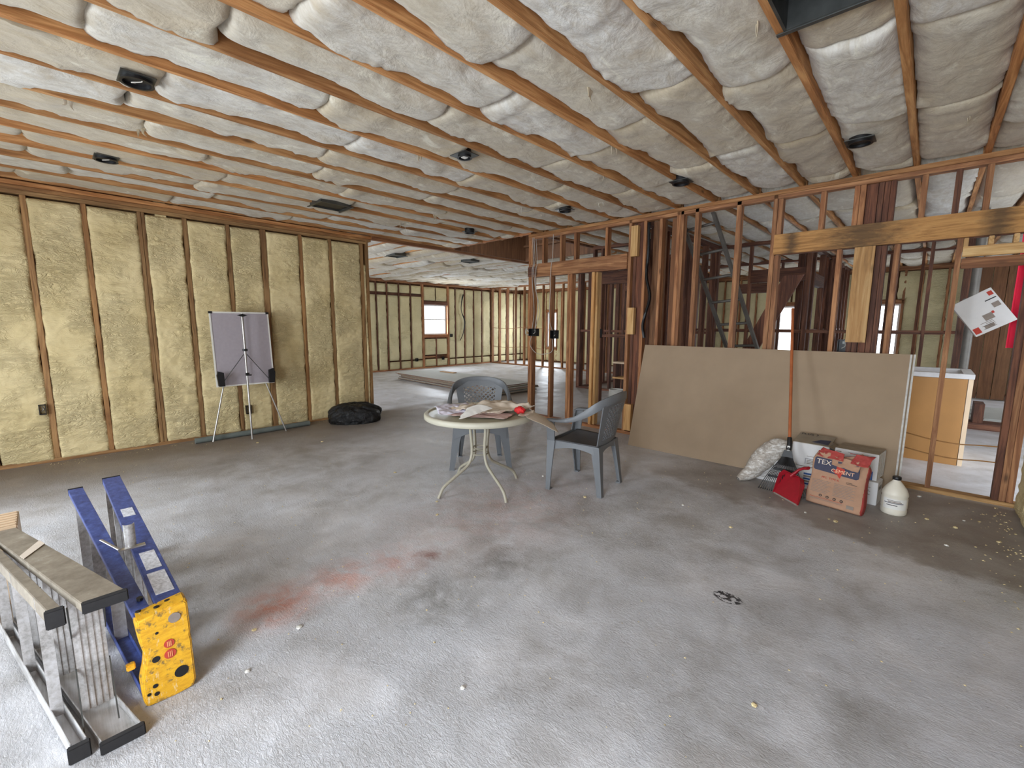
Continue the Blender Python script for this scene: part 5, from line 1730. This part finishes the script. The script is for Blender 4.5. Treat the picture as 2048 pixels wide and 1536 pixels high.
def jlab(z0, z1, a0, a1, mat, name='print', r=.0802):
    par = jg if name == 'label' else jl
    m = MB(); m.loft([[((r + q) * math.cos(a0 + (a1 - a0) * k / n), (r + q) * math.sin(a0 + (a1 - a0) * k / n), z) for k in range(n + 1)] + [((r + q) * math.cos(a0 + (a1 - a0) * k / n), (r + q) * math.sin(a0 + (a1 - a0) * k / n), z) for q in (.0008,) for k in range(n, -1, -1)] for q in (0,) for z in (z0, z1)])
    return m.build(name, mat, par)


jl = jlab(.050, .130, -2.6, -.7, M_PAPERW, 'label')
jlab(.094, .099, -2.5, -1.05, M_NAVY, r=.0812); jlab(.078, .083, -2.3, -1.5, M_INK, r=.0812); jlab(.114, .117, -2.3, -1.3, M_INK, r=.0812); jlab(.102, .109, -2.2, -1.2, M_INKG, r=.0812)

# ================================================================== HALF WALL CABINET BEHIND THE DOORWAY
cab = empty('base_cabinet', (-.35, 6.68, 0), 'brown backed base cabinet with dusty white top seen through the doorway', 'cabinet')
box('back_panel', (-.80, -.40, .0), (.655, -.385, .885), M_CAB, cab)
box('top_rail', (-.82, -.41, .888), (.70, -.33, .935), M_CABT, cab)
box('top_rail', (-.82, .32, .888), (.70, .40, .935), M_CABT, cab)
box('top_rail', (.62, -.33, .888), (.70, .32, .935), M_CABT, cab)
box('front_stile', (.66, -.40, .0), (.695, -.30, .888), M_CABW, cab); box('rear_stile', (.66, .30, .0), (.695, .40, .888), M_CABW, cab)
box('side_panel', (.66, -.30, .0), (.675, .30, .888), M_CABW, cab); box('side_rail', (.676, -.30, .80), (.695, .30, .888), M_CABW, cab)
box('interior_floor', (-.80, -.384, .08), (.655, .40, .10), M_CABW, cab)

# white printed box hanging on the door framing
sb = empty('printed_board', (.270, 5.32, 1.51), 'tilted white cardboard box with grey and red print hung in the doorway framing', 'box')
sb.rotation_euler = (0, math.radians(-34), math.radians(4))
box('body', (-.108, -.02, -.155), (.150, .06, .155), M_CARTON, sb, .002)
for (a, b, c, d, mm) in ((-.03, .03, -.13, -.10, M_INKG), (.0, .06, -.07, -.02, M_INKG), (.06, .075, -.035, -.015, M_INKR), (.09, .135, .0, .04, M_INKG), (.07, .14, .07, .078, M_INK), (-.10, -.06, -.14, -.09, M_INKR), (.11, .14, .10, .135, M_INKR)):
    box('print', (a, -.0215, c), (b, -.0203, d), mm, sb)
for k in range(5): box('print', (-.04 + .03 * (k % 2), -.0215, -.128 + k * .012), (.04, -.0203, -.124 + k * .012), M_INKG, sb)
box('hanger_strap', (-.02, .062, .0), (.0, .075, .16), M_DUCT, sb)
cl = MB(); rings = []
for k in range(13):
    x = .448 + k * .013
    rings.append([(x, 5.42 + .02 * math.sin(k * 1.3), 1.235), (x, 5.423 + .02 * math.sin(k * 1.3), 1.235), (x + .005, 5.423 + .015 * math.sin(k * 1.1), 2.64), (x + .005, 5.42 + .015 * math.sin(k * 1.1), 2.64)])
cl.loft(rings); tag(cl.build('red_curtain', M_REDC, None, True), 'bright red cloth hanging behind the posts at the right edge', 'curtain')

# things on the floor in the rear rooms
bk = empty('paint_bucket', (-4.0, 6.95, 0), 'small white bucket on the floor behind the framed wall', 'bucket')
lathe([(0, 0), (.105, 0), (.12, .24), (.126, .245), (.126, .27), (.120, .27), (.112, .02), (0, .02)], 28).build('pail', M_WHITE, bk, True, sharp=40)
tube('handle', spline([(-.124, 0, .25), (-.10, -.1, .16), (0, -.14, .12), (.10, -.1, .16), (.124, 0, .25)], 5), .003, M_SILV, bk, 6)
shelf = empty('plank_bench', (-3.9, 7.35, 0), 'low bench of planks behind the framed wall', 'bench')
for z in (.42, .70): box('plank', (-.35, -.12, z), (.40, .12, z + .03), M_CABW if z > .5 else WP[0], shelf)
for s_ in (-1, 1): box('leg', (s_ * .32 - .02, -.10, 0), (s_ * .32 + .02, .10, .70), WD[2], shelf)
dx = empty('drywall_sheet', (.95, 10.3, 0), 'pale drywall offcuts lying deep in the room beyond the doorway', 'drywall sheet', .1)
for k in range(3): box('board', (-.45 + .05 * k, -.8, .02 * k + .001), (.5 - .04 * k, .75 - .1 * k, .02 * k + .018), M_DRYG, dx)
tb = empty('timber_stack', (.62, 9.0, 0), 'dark timber pieces on the floor beyond the doorway', 'timber')
for k in range(3): box('timber', (-.25, -.3 + .11 * k, .0), (.35, -.2 + .11 * k, .09), WD[0], tb)
box('timber', (-.1, -.25, .09), (-.0, .1, .35), WD[2], tb)

# ================================================================== CRUMBS
big = [(-.57, 3.86), (-.42, 3.84), (-.38, 3.83), (-2.02, .70), (-3.6, 2.2), (-1.95, 2.95), (-1.3, 3.35), (-2.15, .55), (-.35, 1.7), (-1.9, .45), (.1, 4.35), (.25, 4.3),
       (.3, 4.5), (.38, 4.55), (.45, 4.2), (.2, 3.9), (-2.75, 2.05), (-2.55, 1.9), (-1.2, 1.0), (-.9, 3.2), (-2.2, 3.6), (-2.52, 3.1), (-5.7, 1.65), (-5.2, 2.2), (.05, 4.9)]
for i, (x, y) in enumerate(big):
    bm = bmesh.new(); bmesh.ops.create_icosphere(bm, subdivisions=1, radius=.007 + .006 * rng.rand())
    for v_ in bm.verts: v_.co = Vector((v_.co.x * (1 + rng.rand() * .8), v_.co.y * (1 + rng.rand() * .5), max(-.004, v_.co.z * (.4 + .4 * rng.rand()))))
    me = bpy.data.meshes.new('crumb'); bm.to_mesh(me); bm.free()
    o = link('foam_crumb', me, FOAM if i % 3 else M_WHITE, None, (x, y, .004), (0, 0, rng.rand() * 6))
    tag(o, 'pale crumb of foam lying on the concrete floor', 'debris', 'foam crumbs scattered on the floor')
m = MB()
for k in range(900):
    if k < 620: x, y = rng.uniform(-5.8, .5), rng.uniform(.1, 5.0)
    elif k < 730:
        y = rng.uniform(3.0, 5.05); x = .56 - abs(rng.normal(0, .09)) - .01
    else: y = rng.uniform(-.1, 3.4); x = -6.33 + abs(rng.normal(0, .08))
    r = rng.uniform(.002, .0055) * (1.4 if 620 <= k < 730 and rng.rand() < .3 else 1)
    a = rng.rand() * 6
    v_ = [(x + r * math.cos(a + q) * (1 + .5 * (q > 2)), y + r * math.sin(a + q), .0005) for q in (0, 1.57, 3.1, 4.7)] + [(x, y, r * .9)]
    m.add(v_, [(0, 1, 4), (1, 2, 4), (2, 3, 4), (3, 0, 4)])
o = m.build('crumbs', FOAM); tag(o, 'fine pale foam crumbs and grit scattered over the floor', 'debris', kind='stuff')
